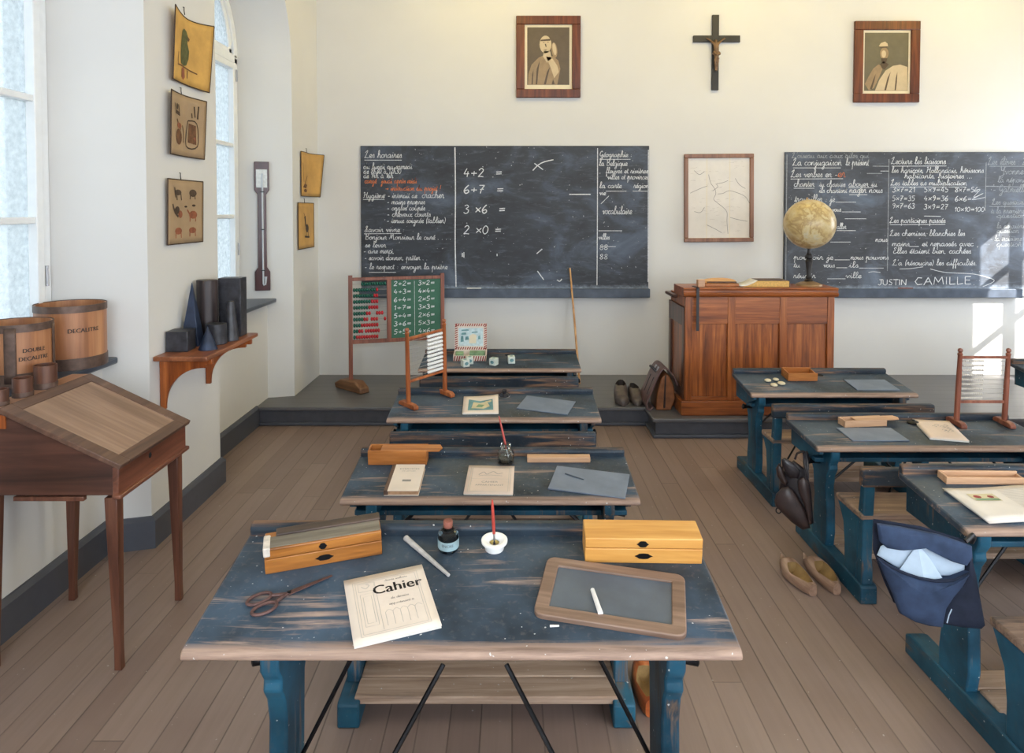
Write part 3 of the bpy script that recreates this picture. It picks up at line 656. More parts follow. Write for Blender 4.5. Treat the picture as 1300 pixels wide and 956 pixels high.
# ------------------------------------------------------------------ school desks
class Desk:
    def __init__(s, label, cx, yf, W, D, hf, rise, gap=.25, group=None, near=None, seat_z=.41, back_z=.622, back=True, inset=.055, off=0, shelf_y=.11):
        s.tilt = math.atan2(rise, D); D = math.hypot(D, rise)
        s.M = Matrix.Translation((cx, yf, hf)) @ Matrix.Rotation(s.tilt, 4, 'X'); s.D = D
        r = s.o = thing('school_desk', label, 'school desk', (cx, yf, 0), group=group)
        T = s.tilt; w = W/2
        def tilted(o): o.location = (0, 0, hf); o.rotation_euler = (T, 0, 0); return o
        m = MB()
        prof = [(0, -.004), (.006, .0), (D, 0), (D, -.026), (.01, -.028), (-.004, -.022), (-.008, -.012)]
        m.prism(prof, -w, w, 'x'); tilted(m.build('desktop', 'top', r, bevel=.006, seg=2))
        m = MB(); m.prism([(D-.022, -.026), (D-.022, .022), (D-.012, .032), (D+.012, .032), (D+.014, -.026)], -w+.004, w-.004, 'x')
        tilted(m.build('pen_rail', 'rail', r, bevel=.006))
        zs = hf-.112
        back_top = hf+math.sin(T)*D-.03
        xs = w-inset
        m = MB(); m.box(-w+.035, w-.035, shelf_y, D-.01, zs, zs+.022); m.build('book_shelf', 'blue', r, bevel=.004)
        m = MB(); m.box(-w+.035, w-.035, D-.03, D-.006, zs+.02, back_top); m.build('back_panel', 'navy', r)
        k = math.tan(T)
        for sg in (-1, 1):
            x0, x1 = sorted((sg*(w-.029), sg*(w-.051)))
            m = MB(); m.prism([(.20, zs), (D-.005, zs), (D-.005, back_top), (.05, hf+.05*k-.03), (.05, hf+.05*k-.055)], x0, x1, 'x'); m.build('end_panel', 'blue', r, bevel=.003)
            # leg with its shaped head, standing on the sled
            lx0, lx1 = sorted((off+sg*(xs-.002), off+sg*(xs-.047)))
            zt = hf-.03
            m = MB()
            m.prism([(.085, .085), (.245, .085), (.245, .16), (.225, .30), (.24, zs-.08), (.29, zs-.01), (.30, hf+.30*k-.032), (.03, hf+.03*k-.032), (.03, zt-.04), (.055, zt-.075), (.05, zt-.10), (.075, zt-.135), (.09, zt-.20), (.075, .30), (.07, .16)], lx0, lx1, 'x')
            m.build('leg', 'blue', r, bevel=.006)
            y0 = near if near is not None else -gap-.035
            sx0, sx1 = sorted((off+sg*(xs+.006), off+sg*(xs-.07)))
            m = MB(); m.prism([(y0, 0), (D+.03, 0), (D+.03, .075), (D+.0, .088), (y0+.012, .088), (y0, .078)], sx0, sx1, 'x'); m.build('sled', 'blue_sled', r, bevel=.006)
            # bench support and back post
            if back:
                m = MB(); m.prism([(-gap+.03, .085), (-.115, .085), (-.115, .2), (-.10, .30), (-.04, seat_z-.03), (-gap+.01, seat_z-.03), (-gap+.02, .2)], lx0, lx1, 'x'); m.build('bench_support', 'blue', r, bevel=.006)
                m = MB(); m.prism([(-gap-.03, .085), (-gap+.03, .085), (-gap+.03, .16), (-gap+.015, .2), (-gap+.02, seat_z), (-gap-.01, back_z-.01), (-gap-.045, back_z-.01), (-gap-.03, seat_z), (-gap-.02, .2), (-gap-.03, .16)], *sorted((off+sg*(xs-.003), off+sg*(xs-.052))), 'x'); m.build('back_post', 'blue', r, bevel=.006)
            # iron peg for bags and diagonal stays
            m = MB(); m.tube([(off+sg*(xs-.004), (.16), zs-.012), (off+sg*(xs+.028), .16, zs-.012), (off+sg*(xs+.055), .16, zs-.008), (off+sg*(xs+.06), .16, zs-.007)], [.011, .009, .018, .012], 10); m.build('bag_peg', 'iron', r)
            m = MB(); m.tube([(off+sg*(xs-.05), .15, .385), (off+sg*(xs-.19), .15, zs+.004)], .006, 6); m.build('iron_stay', 'iron', r)
            m = MB(); m.tube([(off+sg*(xs-.06), -.08, .085), (off+sg*(xs-.42), .12, zs+.004)], .006, 6); m.build('iron_stay', 'iron', r)
        if back:
            m = MB(); m.box(-xs-.004, xs+.004, -gap-.03, -.035, seat_z-.03, seat_z); m.build('seat', 'seat', r, bevel=.008)
            m = MB(); m.box(-xs-.012, xs+.012, -gap-.052, -gap-.008, back_z-.085, back_z); m.build('backrest', 'rail', r, bevel=.012)
        for y0, y1 in ((-.02, .085), (.09, .19)) if near is None else ((near+.02, near+.125), (near+.13, near+.235), (.0, .1)):
            m = MB(); m.box(-xs+.05, xs-.05, y0, y1, .07, .098); m.build('footboard', 'foot', r, bevel=.005)
        m = MB(); m.lathe([(.021, 0), (.021, .0016), (.014, .0018), (.014, .0012)], (.055, D-.055, 0), 16); tilted(m.build('ink_hole', 'hole', r))
    def at(s, u, v, rz=0, dz=0, upright=False):
        m = s.M @ Matrix.Translation((u, v, dz))
        if upright: m = Matrix.Translation(m.to_translation())
        return m @ Matrix.Rotation(rz, 4, 'Z')

GD = 'two-seat school desks'
D1 = Desk('large worn blue-black desk nearest the camera, with scissors and framed slate on top', -.115, 1.58, 1.28, .445, .77, .072, gap=.26, group=GD, seat_z=.46, back_z=.70, inset=.143, off=.024, shelf_y=.23)
D2 = Desk('second desk of the left row, with a clear glass inkwell and thin book', -.088, 2.79, 1.2, .40, .62, .045, near=-.42, group=GD, gap=.28, inset=.095)
D3 = Desk('third desk of the left row, carrying the small white-bead counting frame', -.10, 3.885, 1.19, .40, .62, .045, gap=.2, group=GD, inset=.07)
D4 = Desk('farthest desk of the left row, against the platform, with picture cubes on it', -.09, 5.118, 1.19, .42, .62, .035, gap=.2, group=GD)
R4 = Desk('narrower desk before the teacher desk, with four pale counters on it', 2.03, 4.42, 1.05, .40, .62, .045, gap=.2, group=GD)
R3 = Desk('middle desk of the right row, with a counting frame and hanging leather bag', 2.1, 3.43, 1.21, .41, .615, .022, gap=.26, group=GD, inset=.078)
R2 = Desk('nearest desk of the right row, with a newspaper and hanging blue canvas bag', 2.125, 2.345, 1.2, .42, .70, .042, gap=.27, group=GD, seat_z=.43, back_z=.66, inset=.06)
C4 = Desk('desk mostly cut off by the right edge of the photo, before the sunlit platform', 4.23, 4.72, 1.2, .41, .62, .045, group=GD)

# ------------------------------------------------------------------ things on the back wall
def hung(name, label, cat, x0, x1, z0, z1, group=None):
    """a flat thing hung on the back wall; local origin at its lower left corner, y out of the wall is negative"""
    return thing(name, label, cat, (x0, FY, z0), group=group), x1-x0, z1-z0
def frame(t, w, h, fw, depth, mat, bevel=.006):
    for nm, q in (('frame_rail', (0, w, h-fw, h)), ('frame_rail', (0, w, 0, fw)), ('frame_stile', (0, fw, fw, h-fw)), ('frame_stile', (w-fw, w, fw, h-fw))):
        m = MB(); m.box(q[0], q[1], -depth, -.002, q[2], q[3]); m.build(nm, mat, t, bevel=bevel)
def sheet(t, name, mat, x0, x1, z0, z1, y, th=.004):
    m = MB(); m.box(x0, x1, -y, -y+th, z0, z1); return m.build(name, mat, t, smooth=False)
def paint(t, name, mat, polys, y, parent_h=0):
    for p in polys:
        m = MB(); m.poly(p, lambda a, b: (a, -y, b)); m.build(name, mat, t, smooth=False, normals=False)

# blackboards: writing is placed on a grid of 7.78 mm squares measured from the board's top left corner
U = .00773
def blackboard(label, x0, x1, z0, z1, xl0, xl1, mat='board'):
    t, w, h = hung('blackboard', label, 'blackboard', x0, x1, z0, z1)
    m = MB(); m.box(0, w, -.03, -.003, 0, h); m.build('slate_panel', mat, t, bevel=.003)
    m = MB(); m.box(xl0-x0, xl1-x0, -.075, -.003, -.012, .075); m.build('chalk_ledge', 'board_ledge', t, bevel=.006)
    return t, h
bt, bh = blackboard('long blackboard above the counting-frame stand, with four chalked sums in the middle', -1.475, 1.335, .938, 2.405, -1.487, 1.345)
def chalk(t, h, name, mat, lines, w=.0052, font=G, hh=3.4, drawn=()):
    """every written line and every drawn stroke is a part of its own"""
    fn = lambda a, b: (a, -.0315, b)
    for tx, u0, u1, v, *o in lines:
        m = MB(); write(m, fn, tx, u0*U, u1*U, h-v*U, (o[0] if o else hh)*U, w, font=font, slant=.12 if font is G else 0, rise=(o[1]*U if len(o) > 1 else 0))
        m.build(name, mat, t, smooth=False, normals=False)
    for q in drawn:
        m = MB(); m.ribbon(spline([(a*U, h-v*U) for a, v in q], 5), w, fn)
        m.build('chalk_line', mat, t, smooth=False, normals=False)
chalk(bt, bh, 'chalk_writing', 'chalk', [
    ('Les horaires', 5, 52, 15, 4.2), ('du lundi au samedi', 3.5, 65, 29), ('de 8h30 à 12h30', 3.5, 51, 35), ('de 14h à 16h', 3.5, 41, 40.5),
    ('Hygiène', 3, 30, 65.5), ('- interdit de', 34, 71, 65.5), ('cracher', 77, 105, 65.5, 4.2), ('- mains propres', 33, 81, 73.4), ('- ongles coupés', 33, 81, 81.2), ('- cheveux courts', 33, 88, 89), ('- tenue soignée (tablier)', 32.6, 107, 97),
    ('Savoir vivre :', 4, 55, 108.5), ('Bonjour Monsieur le curé . . . .', 5, 114, 118), ('se lever', 5, 31.5, 128), ('- dire merci,', 3, 42, 135.5), ('- savoir donner, prêter . .', 4, 84, 144), ('- le respect : envoyer la prière', 4, 109, 155.5)],
    drawn=[[(5, 18), (52, 18)], [(3, 67.5), (30, 67.5)], [(4, 110.8), (51, 110.4)], [(10, 159.6), (44, 159.6)]])
chalk(bt, bh, 'chalk_writing', 'chalk_orange', [('congé', 5, 20, 47), ('jeudi après midi', 26, 71, 47), ('> instruction du projet !', 31, 101, 56.3)])
chalk(bt, bh, 'chalk_sum', 'chalk', [('4+2  =', 129, 179, 39, 5.6), ('6+7  =', 129, 181, 60, 5.6), ('3 *6  =', 129, 183, 85, 5.6), ('2 *0 =', 129, 178, 111, 5.6)], w=.0095,
    drawn=[[(219, 22), (230, 30)], [(217, 31), (224, 24), (232, 20), (243, 17.5)], [(128, 135), (128, 140)], [(130, 134), (130, 141)], [(172, 136), (172, 139)], [(223, 158), (231, 169)], [(248, 169), (251, 171), (254, 168)], [(263, 61), (290, 61)], [(222, 136), (229, 130)]])
chalk(bt, bh, 'chalk_line', 'chalk', [], w=.011, drawn=[[(119, 2), (119.5, 60), (119, 120), (120, 178)]])
chalk(bt, bh, 'chalk_line', 'chalk', [], w=.008, drawn=[[(298.5, 3), (298.6, 90), (298.4, 176)], [(362.5, 5), (363, 172)]])
chalk(bt, bh, 'chalk_writing', 'chalk', [('Géographie :', 300.5, 342, 14), ('la Belgique', 300.5, 336, 25, 3.6), ('fleuves et rivières', 309, 362, 34.5), ('villes et provinces', 311, 363, 42), ('la carte', 301, 329, 53), ('région', 344, 363, 53), ('vie', 301, 309, 62), ('vocabulaire', 305, 342, 86, 4.6), ('villes', 300, 314, 118), ('88', 301, 312, 131), ('88', 301, 312, 143)],
    drawn=[[(303, 17), (340, 17)], [(309, 57), (335, 57)], [(343, 57), (363, 57)], [(303, 73), (313, 63)], [(300, 107), (330, 107)], [(302, 127), (322, 127)]])
br, rh = blackboard('blackboard on the right behind the globe, covered in three columns of chalk writing', 2.66, 5.55, .938, 2.345, 2.72, 4.97, 'board_dusty')
chalk(br, rh, 'chalk_writing', 'chalk_faint', [("L'oiseau aux deux ailes qui", 8, 105, 7.5)])
chalk(br, rh, 'chalk_writing', 'chalk', [('La conjugaison', 9, 71, 16.8, 4.2), ('le présent', 76, 105, 16.8, 4.2), ('Les verbes en -', 7, 66, 31.6, 4.2), ('chanter', 11, 37, 43.5, 3.9), ('tu chantes', 43, 76, 43.5), ('aboyer tu', 80, 116, 43.5, 3.9), ('ils chantent', 43, 78, 51.2), ('nager nous', 81, 123, 51.2, 3.9), ('travailler : je', 12, 63, 62.8, 4.2), ('vous', 60, 71, 75),
    ('aller', 66, 78, 97), ('nous', 115, 130, 113), ('pouvoir je', 12, 62, 135.6), ('nous pouvons', 84, 132, 135.6), ('tu', 12, 20, 145.5), ('vous', 50, 64, 145.5), ('ils', 82, 94, 145.5), ('réussir', 12, 40, 159), ('ville', 78, 98, 159)],
    drawn=[[(10, 20), (70, 20)], [(7, 34), (73, 33.6)], [(11, 45.6), (37, 45.6)], [(80, 45), (112, 45)], [(81, 53.8), (104, 53.8)], [(64, 63), (90, 63)], [(12, 65), (50, 65)], [(72, 75.4), (96, 75.4)], [(76, 84), (103, 84)], [(66, 99), (90, 99)], [(58, 113.5), (84, 113.5)], [(120, 24), (131, 24)], [(64, 136), (83, 136)], [(66, 146), (80, 146)], [(95, 146.5), (126, 146.5)], [(55, 160), (78, 160)], [(107, 152), (113, 151), (122, 152)]])
chalk(br, rh, 'chalk_writing', 'chalk_orange', [('er', 66, 76, 31.6, 5.2)])
chalk(br, rh, 'chalk_writing', 'chalk', [('Lecture les liaisons', 133, 202, 15, 4), ('les haricots, Hollandais, hérissons', 134, 250, 26), ('habitants, histoires ...', 150, 236, 33), ('Les tables de multiplication', 133, 229, 41.8),
    ('3*7=21', 135, 164, 50.5, 3.4), ('5*9=45', 175, 206, 50.5, 3.4), ('8*7=56', 214, 243, 50.5, 3.4), ('5*7=35', 135, 164, 61.5, 3.4), ('4*9=36', 175, 206, 61.5, 3.4), ('6*6=', 214, 236, 62, 3.4), ('9*7=63', 135, 164, 71, 3.4), ('3*9=27', 175, 206, 72, 3.4), ('10*10=100', 214, 252, 75, 3),
    ('Les participes passés', 132.5, 203, 89), ('Les chemises, blanchies les', 133, 228, 105.5), ('mains', 136, 158, 118.5), ('et repassés avec', 174, 239, 118.5), ('Elles étaient bien, cachées', 137, 236, 127.8), ("L'a (résoudre) les difficultés.", 137, 244, 142.8)],
    drawn=[[(134, 17.8), (203, 17.6)], [(133, 44), (229, 44)], [(133, 91.6), (203, 91)], [(158, 119), (170, 119)], [(176, 80.6), (197, 81)], [(146, 147.6), (160, 147), (176, 144.8)], [(185, 147.5)]+[(205, 152), (240, 154), (263, 160), (265, 164), (252, 170)], [(236, 50), (246, 47), (238, 57), (250, 52), (236, 60), (253, 57)]])
chalk(br, rh, 'chalk_writing', 'chalk', [('JUSTIN', 118.5, 156, 168, 7), ('CAMILLE', 165, 238, 168, 9.5, 1.5)], font=BLOCK, w=.0075)
chalk(br, rh, 'chalk_line', 'chalk_faint', [], w=.007, drawn=[[(130.5, 9), (130.8, 150)], [(253, 14), (253, 74)], [(103, 27), (122, 27)], [(110, 17.8), (130, 18)], [(253, 43), (300, 44)], [(2, 3), (2.4, 172)]])
chalk(br, rh, 'chalk_writing', 'chalk_faint', [('Les élèves : Luc', 255, 312, 16, 4.6), ('- Yvonne', 262, 300, 28, 4.4), ('la répond', 268, 305, 38), ('- Gabrielle', 262, 304, 50.5, 4.4), ('Les questions', 261, 304, 66), ('à la première', 260, 302, 77), ('question', 268, 304, 83), ('la deuxième', 268, 304, 96), ('question', 268, 296, 102), ('- la troisième', 260, 300, 112), ('question', 268, 300, 119)],
    drawn=[[(257, 18), (310, 18)], [(258, 68.5), (304, 68.5)]])
for lab, x, ang, mt in (('stub of white chalk on the left blackboard ledge', -.37, .05, 'chalk_stick'), ('pinkish stick of chalk on the right blackboard ledge', 3.84, -.04, 'cork')):
    t = MB(); t.T = Matrix.Translation((x, FY-.052, 1.018)) @ Matrix.Rotation(ang, 4, 'Z'); t.tube([(-.07, 0, 0), (.07, 0, 0)], .0055, 8)
    o = t.build('chalk_stick', mt); tag(o, lab, 'chalk')

# framed map between the boards (hangs very slightly crooked)
t, w, h = hung('framed_map', 'framed faded map between the two blackboards', 'map', 1.685, 2.365, 1.465, 2.325)
t.rotation_euler = (0, -.008, 0)
frame(t, w, h, .04, .028, 'map_frame'); sh = sheet(t, 'map_sheet', 'map', .03, w-.03, .03, h-.03, .012)
m = MB(); fn = lambda a, b: (a, -.0128, b)
for q in ([(.24, .66), (.26, .58), (.30, .52), (.31, .47), (.29, .42), (.33, .38), (.38, .34), (.42, .29), (.42, .2), (.43, .08)], [(.33, .47), (.38, .475), (.44, .50), (.52, .48), (.6, .44), (.65, .36)], [(.06, .48), (.15, .52), (.23, .55)], [(.1, .3), (.16, .29), (.2, .34)], [(.22, .17), (.3, .13), (.37, .09)], [(.32, .57), (.38, .58), (.43, .60)], [(.45, .24), (.52, .22), (.62, .20)], [(.28, .5), (.33, .54), (.31, .57)], [(.5, .62), (.54, .56), (.6, .52)], [(.1, .7), (.15, .66), (.2, .69)]):
    m.ribbon(spline(q, 5), .0045, fn)
m.build('river_lines', 'print_grey', sh, smooth=False, normals=False)
m = MB()
for x in (.22, .445): m.ribbon([(x, .04), (x+.004, h-.04)], .006, fn)
m.build('fold_line', 'mat_board', sh, smooth=False, normals=False)
m = MB()
for k in range(60):
    x, z = random.uniform(.06, w-.1), random.uniform(.06, h-.06); m.ribbon([(x, z), (x+random.uniform(.015, .05), z+random.uniform(-.012, .012))], .002, fn)
m.build('place_names', 'print_faint', sh, smooth=False, normals=False)

# two portraits in burr frames
t, w, h = hung('framed_portrait', 'framed sepia portrait of a draped person with a pale headscarf, above the left blackboard', 'picture', .04, .665, 2.872, 3.66, 'framed portraits')
frame(t, w, h, .082, .035, 'walnut'); mt = sheet(t, 'mount', 'mat_board', .07, w-.07, .07, h-.07, .012)
sheet(mt, 'photograph', 'sepia_bg', .108, w-.108, .125, h-.108, .0135, .002)
E_ = lambda cx, cy, rx, ry, n=18, a=0: [(cx+rx*math.cos(2*PI*k/n)*math.cos(a)-ry*math.sin(2*PI*k/n)*math.sin(a), cy+rx*math.cos(2*PI*k/n)*math.sin(a)+ry*math.sin(2*PI*k/n)*math.cos(a)) for k in range(n)]
paint(mt, 'sepia_figure', 'sepia_m', [[(.115, .126), (.12, .23), (.15, .32), (.22, .39), (.27, .41), (.36, .40), (.41, .36), (.43, .28), (.40, .126)], E_(.372, .46, .028, .075, a=.1)], .0150)
paint(mt, 'sepia_figure', 'sepia_l', [E_(.285, .515, .058, .085), [(.26, .40), (.27, .45), (.33, .45), (.345, .38), (.30, .34)], [(.29, .40), (.345, .39), (.40, .31), (.415, .25), (.37, .19), (.34, .28)], E_(.372, .47, .018, .06, a=.15)], .0156)
paint(mt, 'sepia_figure', 'sepia_d', [[(.235, .545), (.24, .56), (.335, .57), (.33, .55)], [(.278, .52), (.287, .49), (.296, .49), (.29, .52)], [(.262, .463), (.305, .465), (.285, .455)], [(.255, .535), (.275, .53), (.272, .538)], [(.30, .535), (.32, .535), (.31, .542)], [(.19, .13), (.20, .28), (.23, .36), (.215, .25), (.205, .13)], [(.27, .13), (.30, .25), (.33, .30), (.31, .22), (.29, .13)], [(.345, .13), (.36, .18), (.375, .13)], [(.15, .13), (.155, .22), (.17, .28), (.165, .2), (.162, .13)]], .0162)
t, w, h = hung('framed_portrait', 'framed sepia portrait of a bearded person in a cap with white drapery', 'picture', 3.32, 3.955, 2.825, 3.61, 'framed portraits')
frame(t, w, h, .085, .035, 'walnut'); mt = sheet(t, 'mount', 'mat_board', .07, w-.07, .07, h-.07, .012)
sheet(mt, 'photograph', 'sepia_bg2', .105, w-.105, .115, h-.11, .0135, .002)
paint(mt, 'sepia_figure', 'sepia_m', [[(.11, .18), (.15, .26), (.19, .33), (.24, .37), (.29, .35), (.25, .25), (.20, .14), (.15, .12)], E_(.295, .475, .042, .058)], .0150)
paint(mt, 'sepia_figure', 'sepia_l', [[(.21, .118), (.25, .22), (.31, .31), (.38, .355), (.45, .368), (.52, .345), (.528, .118)], [(.24, .545), (.26, .575), (.30, .59), (.325, .57), (.33, .54), (.28, .535)], E_(.29, .47, .022, .035)], .0154)
paint(mt, 'sepia_figure', 'sepia_d', [[(.235, .54), (.33, .545), (.32, .53), (.26, .527)], [(.265, .43), (.325, .43), (.315, .39), (.29, .375), (.27, .395)], [(.255, .37), (.29, .40), (.34, .37), (.30, .32), (.275, .33)], [(.30, .12), (.33, .24), (.36, .30), (.34, .22), (.318, .12)], [(.40, .12), (.41, .24), (.425, .30), (.422, .2), (.412, .12)], [(.16, .13), (.19, .22), (.215, .28), (.20, .2), (.18, .13)]], .0160)

# crucifix
t, w, h = hung('crucifix', 'black wooden crucifix with a small bronze figure, high on the back wall', 'crucifix', 1.758, 2.212, 2.945, 3.67)
m = MB(); m.box(.182, .248, -.028, -.002, 0, h); m.build('upright', 'ebony', t, bevel=.004)
m = MB(); m.box(0, w, -.026, -.003, h-.262, h-.198); m.build('crossbar', 'ebony', t, bevel=.004)
bm = bmesh.new(); lay = bm.verts.layers.skin.verify()
J = {'pel': (.215, -.05, .335, .021), 'che': (.213, -.055, .42, .026), 'nk': (.212, -.055, .455, .011), 'hd': (.205, -.06, .482, .02), 'ls': (.185, -.052, .448, .012), 'rs': (.24, -.052, .448, .012), 'le': (.155, -.045, .475, .008), 'lh': (.12, -.034, .50, .007), 're': (.272, -.045, .475, .008), 'rh': (.306, -.034, .50, .007),
     'lk': (.202, -.068, .27, .014), 'la': (.212, -.045, .20, .009), 'rk': (.226, -.066, .268, .014), 'ra': (.22, -.044, .198, .009), 'lf': (.213, -.058, .178, .008), 'rf': (.22, -.057, .178, .008)}
V = {}
for k, (x, y, z, r) in J.items(): V[k] = bm.verts.new((x, y, z)); V[k][lay].radius = (r, r)
V['pel'][lay].use_root = True
for a, c in (('pel', 'che'), ('che', 'nk'), ('nk', 'hd'), ('che', 'ls'), ('ls', 'le'), ('le', 'lh'), ('che', 'rs'), ('rs', 're'), ('re', 'rh'), ('pel', 'lk'), ('lk', 'la'), ('pel', 'rk'), ('rk', 'ra'), ('la', 'lf'), ('ra', 'rf')): bm.edges.new((V[a], V[c]))
me = bpy.data.meshes.new('figure'); bm.to_mesh(me); bm.free(); me.materials.append(M['bronze'])
o = bpy.data.objects.new('figure', me); COL.objects.link(o); o.parent = t
o.modifiers.new('skin', 'SKIN').use_smooth_shade = True; q = o.modifiers.new('sub', 'SUBSURF'); q.levels = q.render_levels = 1
m = MB(); m.tube([(.19, -.05, .36), (.215, -.062, .335), (.245, -.05, .35)], [.02, .024, .02], 8); m.build('loincloth', 'bronze', t)

# ------------------------------------------------------------------ charts curling on the left wall piers
def chart(label, y0, y1, z0, z1, mat, curl, draw, x=XL, nail=True, bow=0, edge=True):
    """card hung on a pier face: curl = how far corners stand off the wall (near top, far top, near bottom, far bottom)"""
    t = thing('wall_chart', label, 'chart', (x, (y0+y1)/2, z0), group='school charts on the window piers')
    w, h = y1-y0, z1-z0
    def fn(a, b, off=0):
        u, v = a/w+.5, b/h
        c = (curl[0]*(1-u)+curl[1]*u)*v+(curl[2]*(1-u)+curl[3]*u)*(1-v)
        e = abs(2*u-1)**1.7
        return (.012+c*e+bow*math.sin(PI*v)*.5+off, a, b+.02*math.sin(PI*u)*(-1 if curl[0] > .03 else 0)*v)
    m = MB(); m.grid(lambda u, v: fn((u-.5)*w, v*h), 14, 10); s = m.build('card', [mat], t, solid=.003)
    if edge:
        m = MB(); k = .004
        for q in ([(-w/2, 0), (-w/2, h)], [(-w/2, h), (w/2, h)], [(w/2, h), (w/2, 0)], [(-w/2, 0), (w/2, 0)]):
            pts = [(q[0][0]+(q[1][0]-q[0][0])*j/14, q[0][1]+(q[1][1]-q[0][1])*j/14) for j in range(15)]
            m.tube([fn(a, b, .0005) for a, b in pts], .0035, 6)
        m.build('bound_edge', 'card_edge', t)
    for nm, mt, polys, lines in draw:
        m = MB()
        for p in polys:
            cx = sum(a for a, _ in p)/len(p); cz = sum(b for _, b in p)/len(p)
            C = m.v(fn(cx*w, cz*h, .0035)); V = [m.v(fn(a*w, b*h, .0035)) for a, b in p]
            for i in range(len(V)): m.f([C, V[i], V[(i+1) % len(V)]])
        for p, lw in lines: m.ribbon(spline([(a*w, b*h) for a, b in p], 4), lw, lambda a, b: fn(a, b, .0035))
        m.build(nm, mt, s, smooth=False, normals=False)
    if nail:
        m = MB(); m.tube([(.003, -.04, h+.04), (.010, -.04, h+.04), (.010, -.04, h+.02), (.013, -.04, h-.004)], .0025, 6); m.build('nail', 'iron', t)
    return t
def el(cx, cy, rx, ry, a=0, n=14): return E_(cx, cy, rx, ry, n, a)
chart('yellowed card with a green parrot, topmost of the three on the near pier', 3.93, 4.40, 2.50, 2.905, 'chart_yellow', (.04, .055, .02, .02),
      [('parrot', 'parrot', [[(-.20, .76), (-.14, .82), (-.06, .80), (-.01, .72), (-.04, .63), (.01, .52), (-.01, .40), (-.08, .29), (-.16, .26), (-.25, .28), (-.26, .42), (-.245, .58)]], []),
       ('parrot_tail', 'red_ink', [[(-.22, .22), (-.18, .24), (-.14, .22), (-.13, .10), (-.18, .05), (-.23, .09)]], []),
       ('perch', 'brown_ink', [[(-.03, .74), (.03, .71), (.0, .66), (-.04, .68)]], [([(-.36, .24), (-.2, .25), (.20, .22)], .008), ([(-.33, .42), (-.35, .3), (-.33, .24)], .008), ([(-.05, .22), (-.06, .10)], .009)])])
chart('greyed card of tools and vessels, middle of the three on the near pier', 3.89, 4.335, 2.085, 2.435, 'chart_grey', (.03, .03, .02, .012),
      [('tools', 'dark_ink', [el(-.27, .78, .03, .05), [(-.33, .72), (-.20, .70), (-.19, .64), (-.33, .66)]], [([(-.36, .82), (-.3, .66)], .01), ([(-.22, .82), (-.18, .64)], .01), ([(.22, .86), (.24, .68)], .012), ([(.32, .88), (.30, .66)], .014), ([(.16, .74), (.17, .66)], .01), ([(.06, .60), (.28, .58), (.30, .2), (.0, .18), (.06, .60)], .008)]),
       ('vessels', 'brown_ink', [el(-.22, .30, .10, .13), [(.08, .56), (.26, .54), (.27, .22), (.05, .24)]], [([(-.28, .58), (-.22, .5), (-.15, .42)], .012), ([(-.1, .5), (-.06, .36), (-.08, .22)], .008)]),
       ('hoops', 'red_ink', [el(-.2, .48, .07, .05), el(.2, .32, .06, .10)], [])])
chart('card of eight farm and wild animals, lowest of the three on the near pier', 3.87, 4.31, 1.585, 1.948, 'chart_grey', (.012, .012, .006, .006),
      [('animals', 'dark_ink', [el(-.20, .80, .10, .045), el(.22, .80, .10, .06), el(-.24, .52, .08, .06, .5), el(.02, .58, .04, .015), el(.24, .60, .05, .018)], [([(-.30, .88), (-.27, .72)], .010), ([(-.12, .80), (-.10, .68)], .010), ([(-.24, .80), (-.23, .68)], .010), ([(.16, .80), (.14, .70)], .010), ([(.27, .80), (.28, .70)], .010), ([(-.36, .62), (-.3, .5), (-.2, .42)], .014)]),
       ('animals', 'red_ink', [el(.22, .45, .11, .065), el(-.14, .46, .06, .06), el(-.2, .2, .10, .055), el(.2, .2, .10, .05)], [([(.14, .44), (.13, .34)], .010), ([(.28, .44), (.29, .34)], .010), ([(-.27, .2), (-.28, .09)], .010), ([(-.13, .2), (-.12, .09)], .010), ([(.13, .2), (.12, .1)], .010), ([(.27, .2), (.28, .1)], .010), ([(.12, .47), (.06, .53)], .012)])])
chart('yellowed card with a bird, upper of the two beside the back corner', 6.36, 6.80, 1.905, 2.305, 'chart_ochre', (.0, .09, .0, .05),
      [('bird', 'brown_ink', [[(-.42, .2), (-.3, .3), (-.12, .26), (-.2, .18)], el(-.25, .13, .12, .04)], [([(-.30, .3), (-.18, .40), (-.1, .47)], .012), ([(-.42, .75), (-.40, .5), (-.36, .32)], .008)])])
chart('yellowed card with a long-necked animal, lower of the two beside the back corner', 6.26, 6.74, 1.43, 1.845, 'chart_ochre', (.0, .004, .0, .004),
      [('animal', 'dark_ink', [el(.04, .44, .10, .09, -.3), [(-.14, .70), (-.06, .72), (-.02, .52), (.03, .46), (-.02, .42), (-.08, .5)], [(-.12, .28), (.2, .26), (.18, .22), (-.1, .24)]], [([(.0, .44), (-.02, .24)], .012), ([(.10, .42), (.13, .24)], .012), ([(-.12, .72), (-.16, .78)], .01)])])
# thermometer board on the splayed reveal of the far window
t = thing('barometer', 'slim dark wooden stick barometer on the far window reveal', 'barometer', (-2.14, 6.072, 1.09)); t.rotation_euler = (0, 0, math.atan2(.3, 1))
m = MB(); m.prism([(-.062, 0), (.062, 0), (.062, .16), (.036, .20), (.034, .82), (.06, .86), (.06, 1.10), (-.06, 1.10), (-.06, .86), (-.034, .82), (-.036, .20), (-.062, .16)], -.022, .004, 'y'); m.build('backboard', 'baro', t, bevel=.004)
m = MB(); m.box(-.045, .045, -.026, -.021, .88, 1.035); m.build('scale_plate', 'scale_white', t, bevel=.002)
m = MB(); m.tube([(.006, -.030, 1.0), (.006, -.030, .06), (.012, -.030, .045), (.022, -.030, .05), (.026, -.030, .075), (.026, -.030, .12)], [.0075]*4+[.008, .012], 8); m.build('glass_tube', 'tube_glass', t)
for z in (.17, .52, .84): 
    m = MB(); m.box(-.012, .024, -.04, -.02, z, z+.008); m.build('clip', 'iron', t)

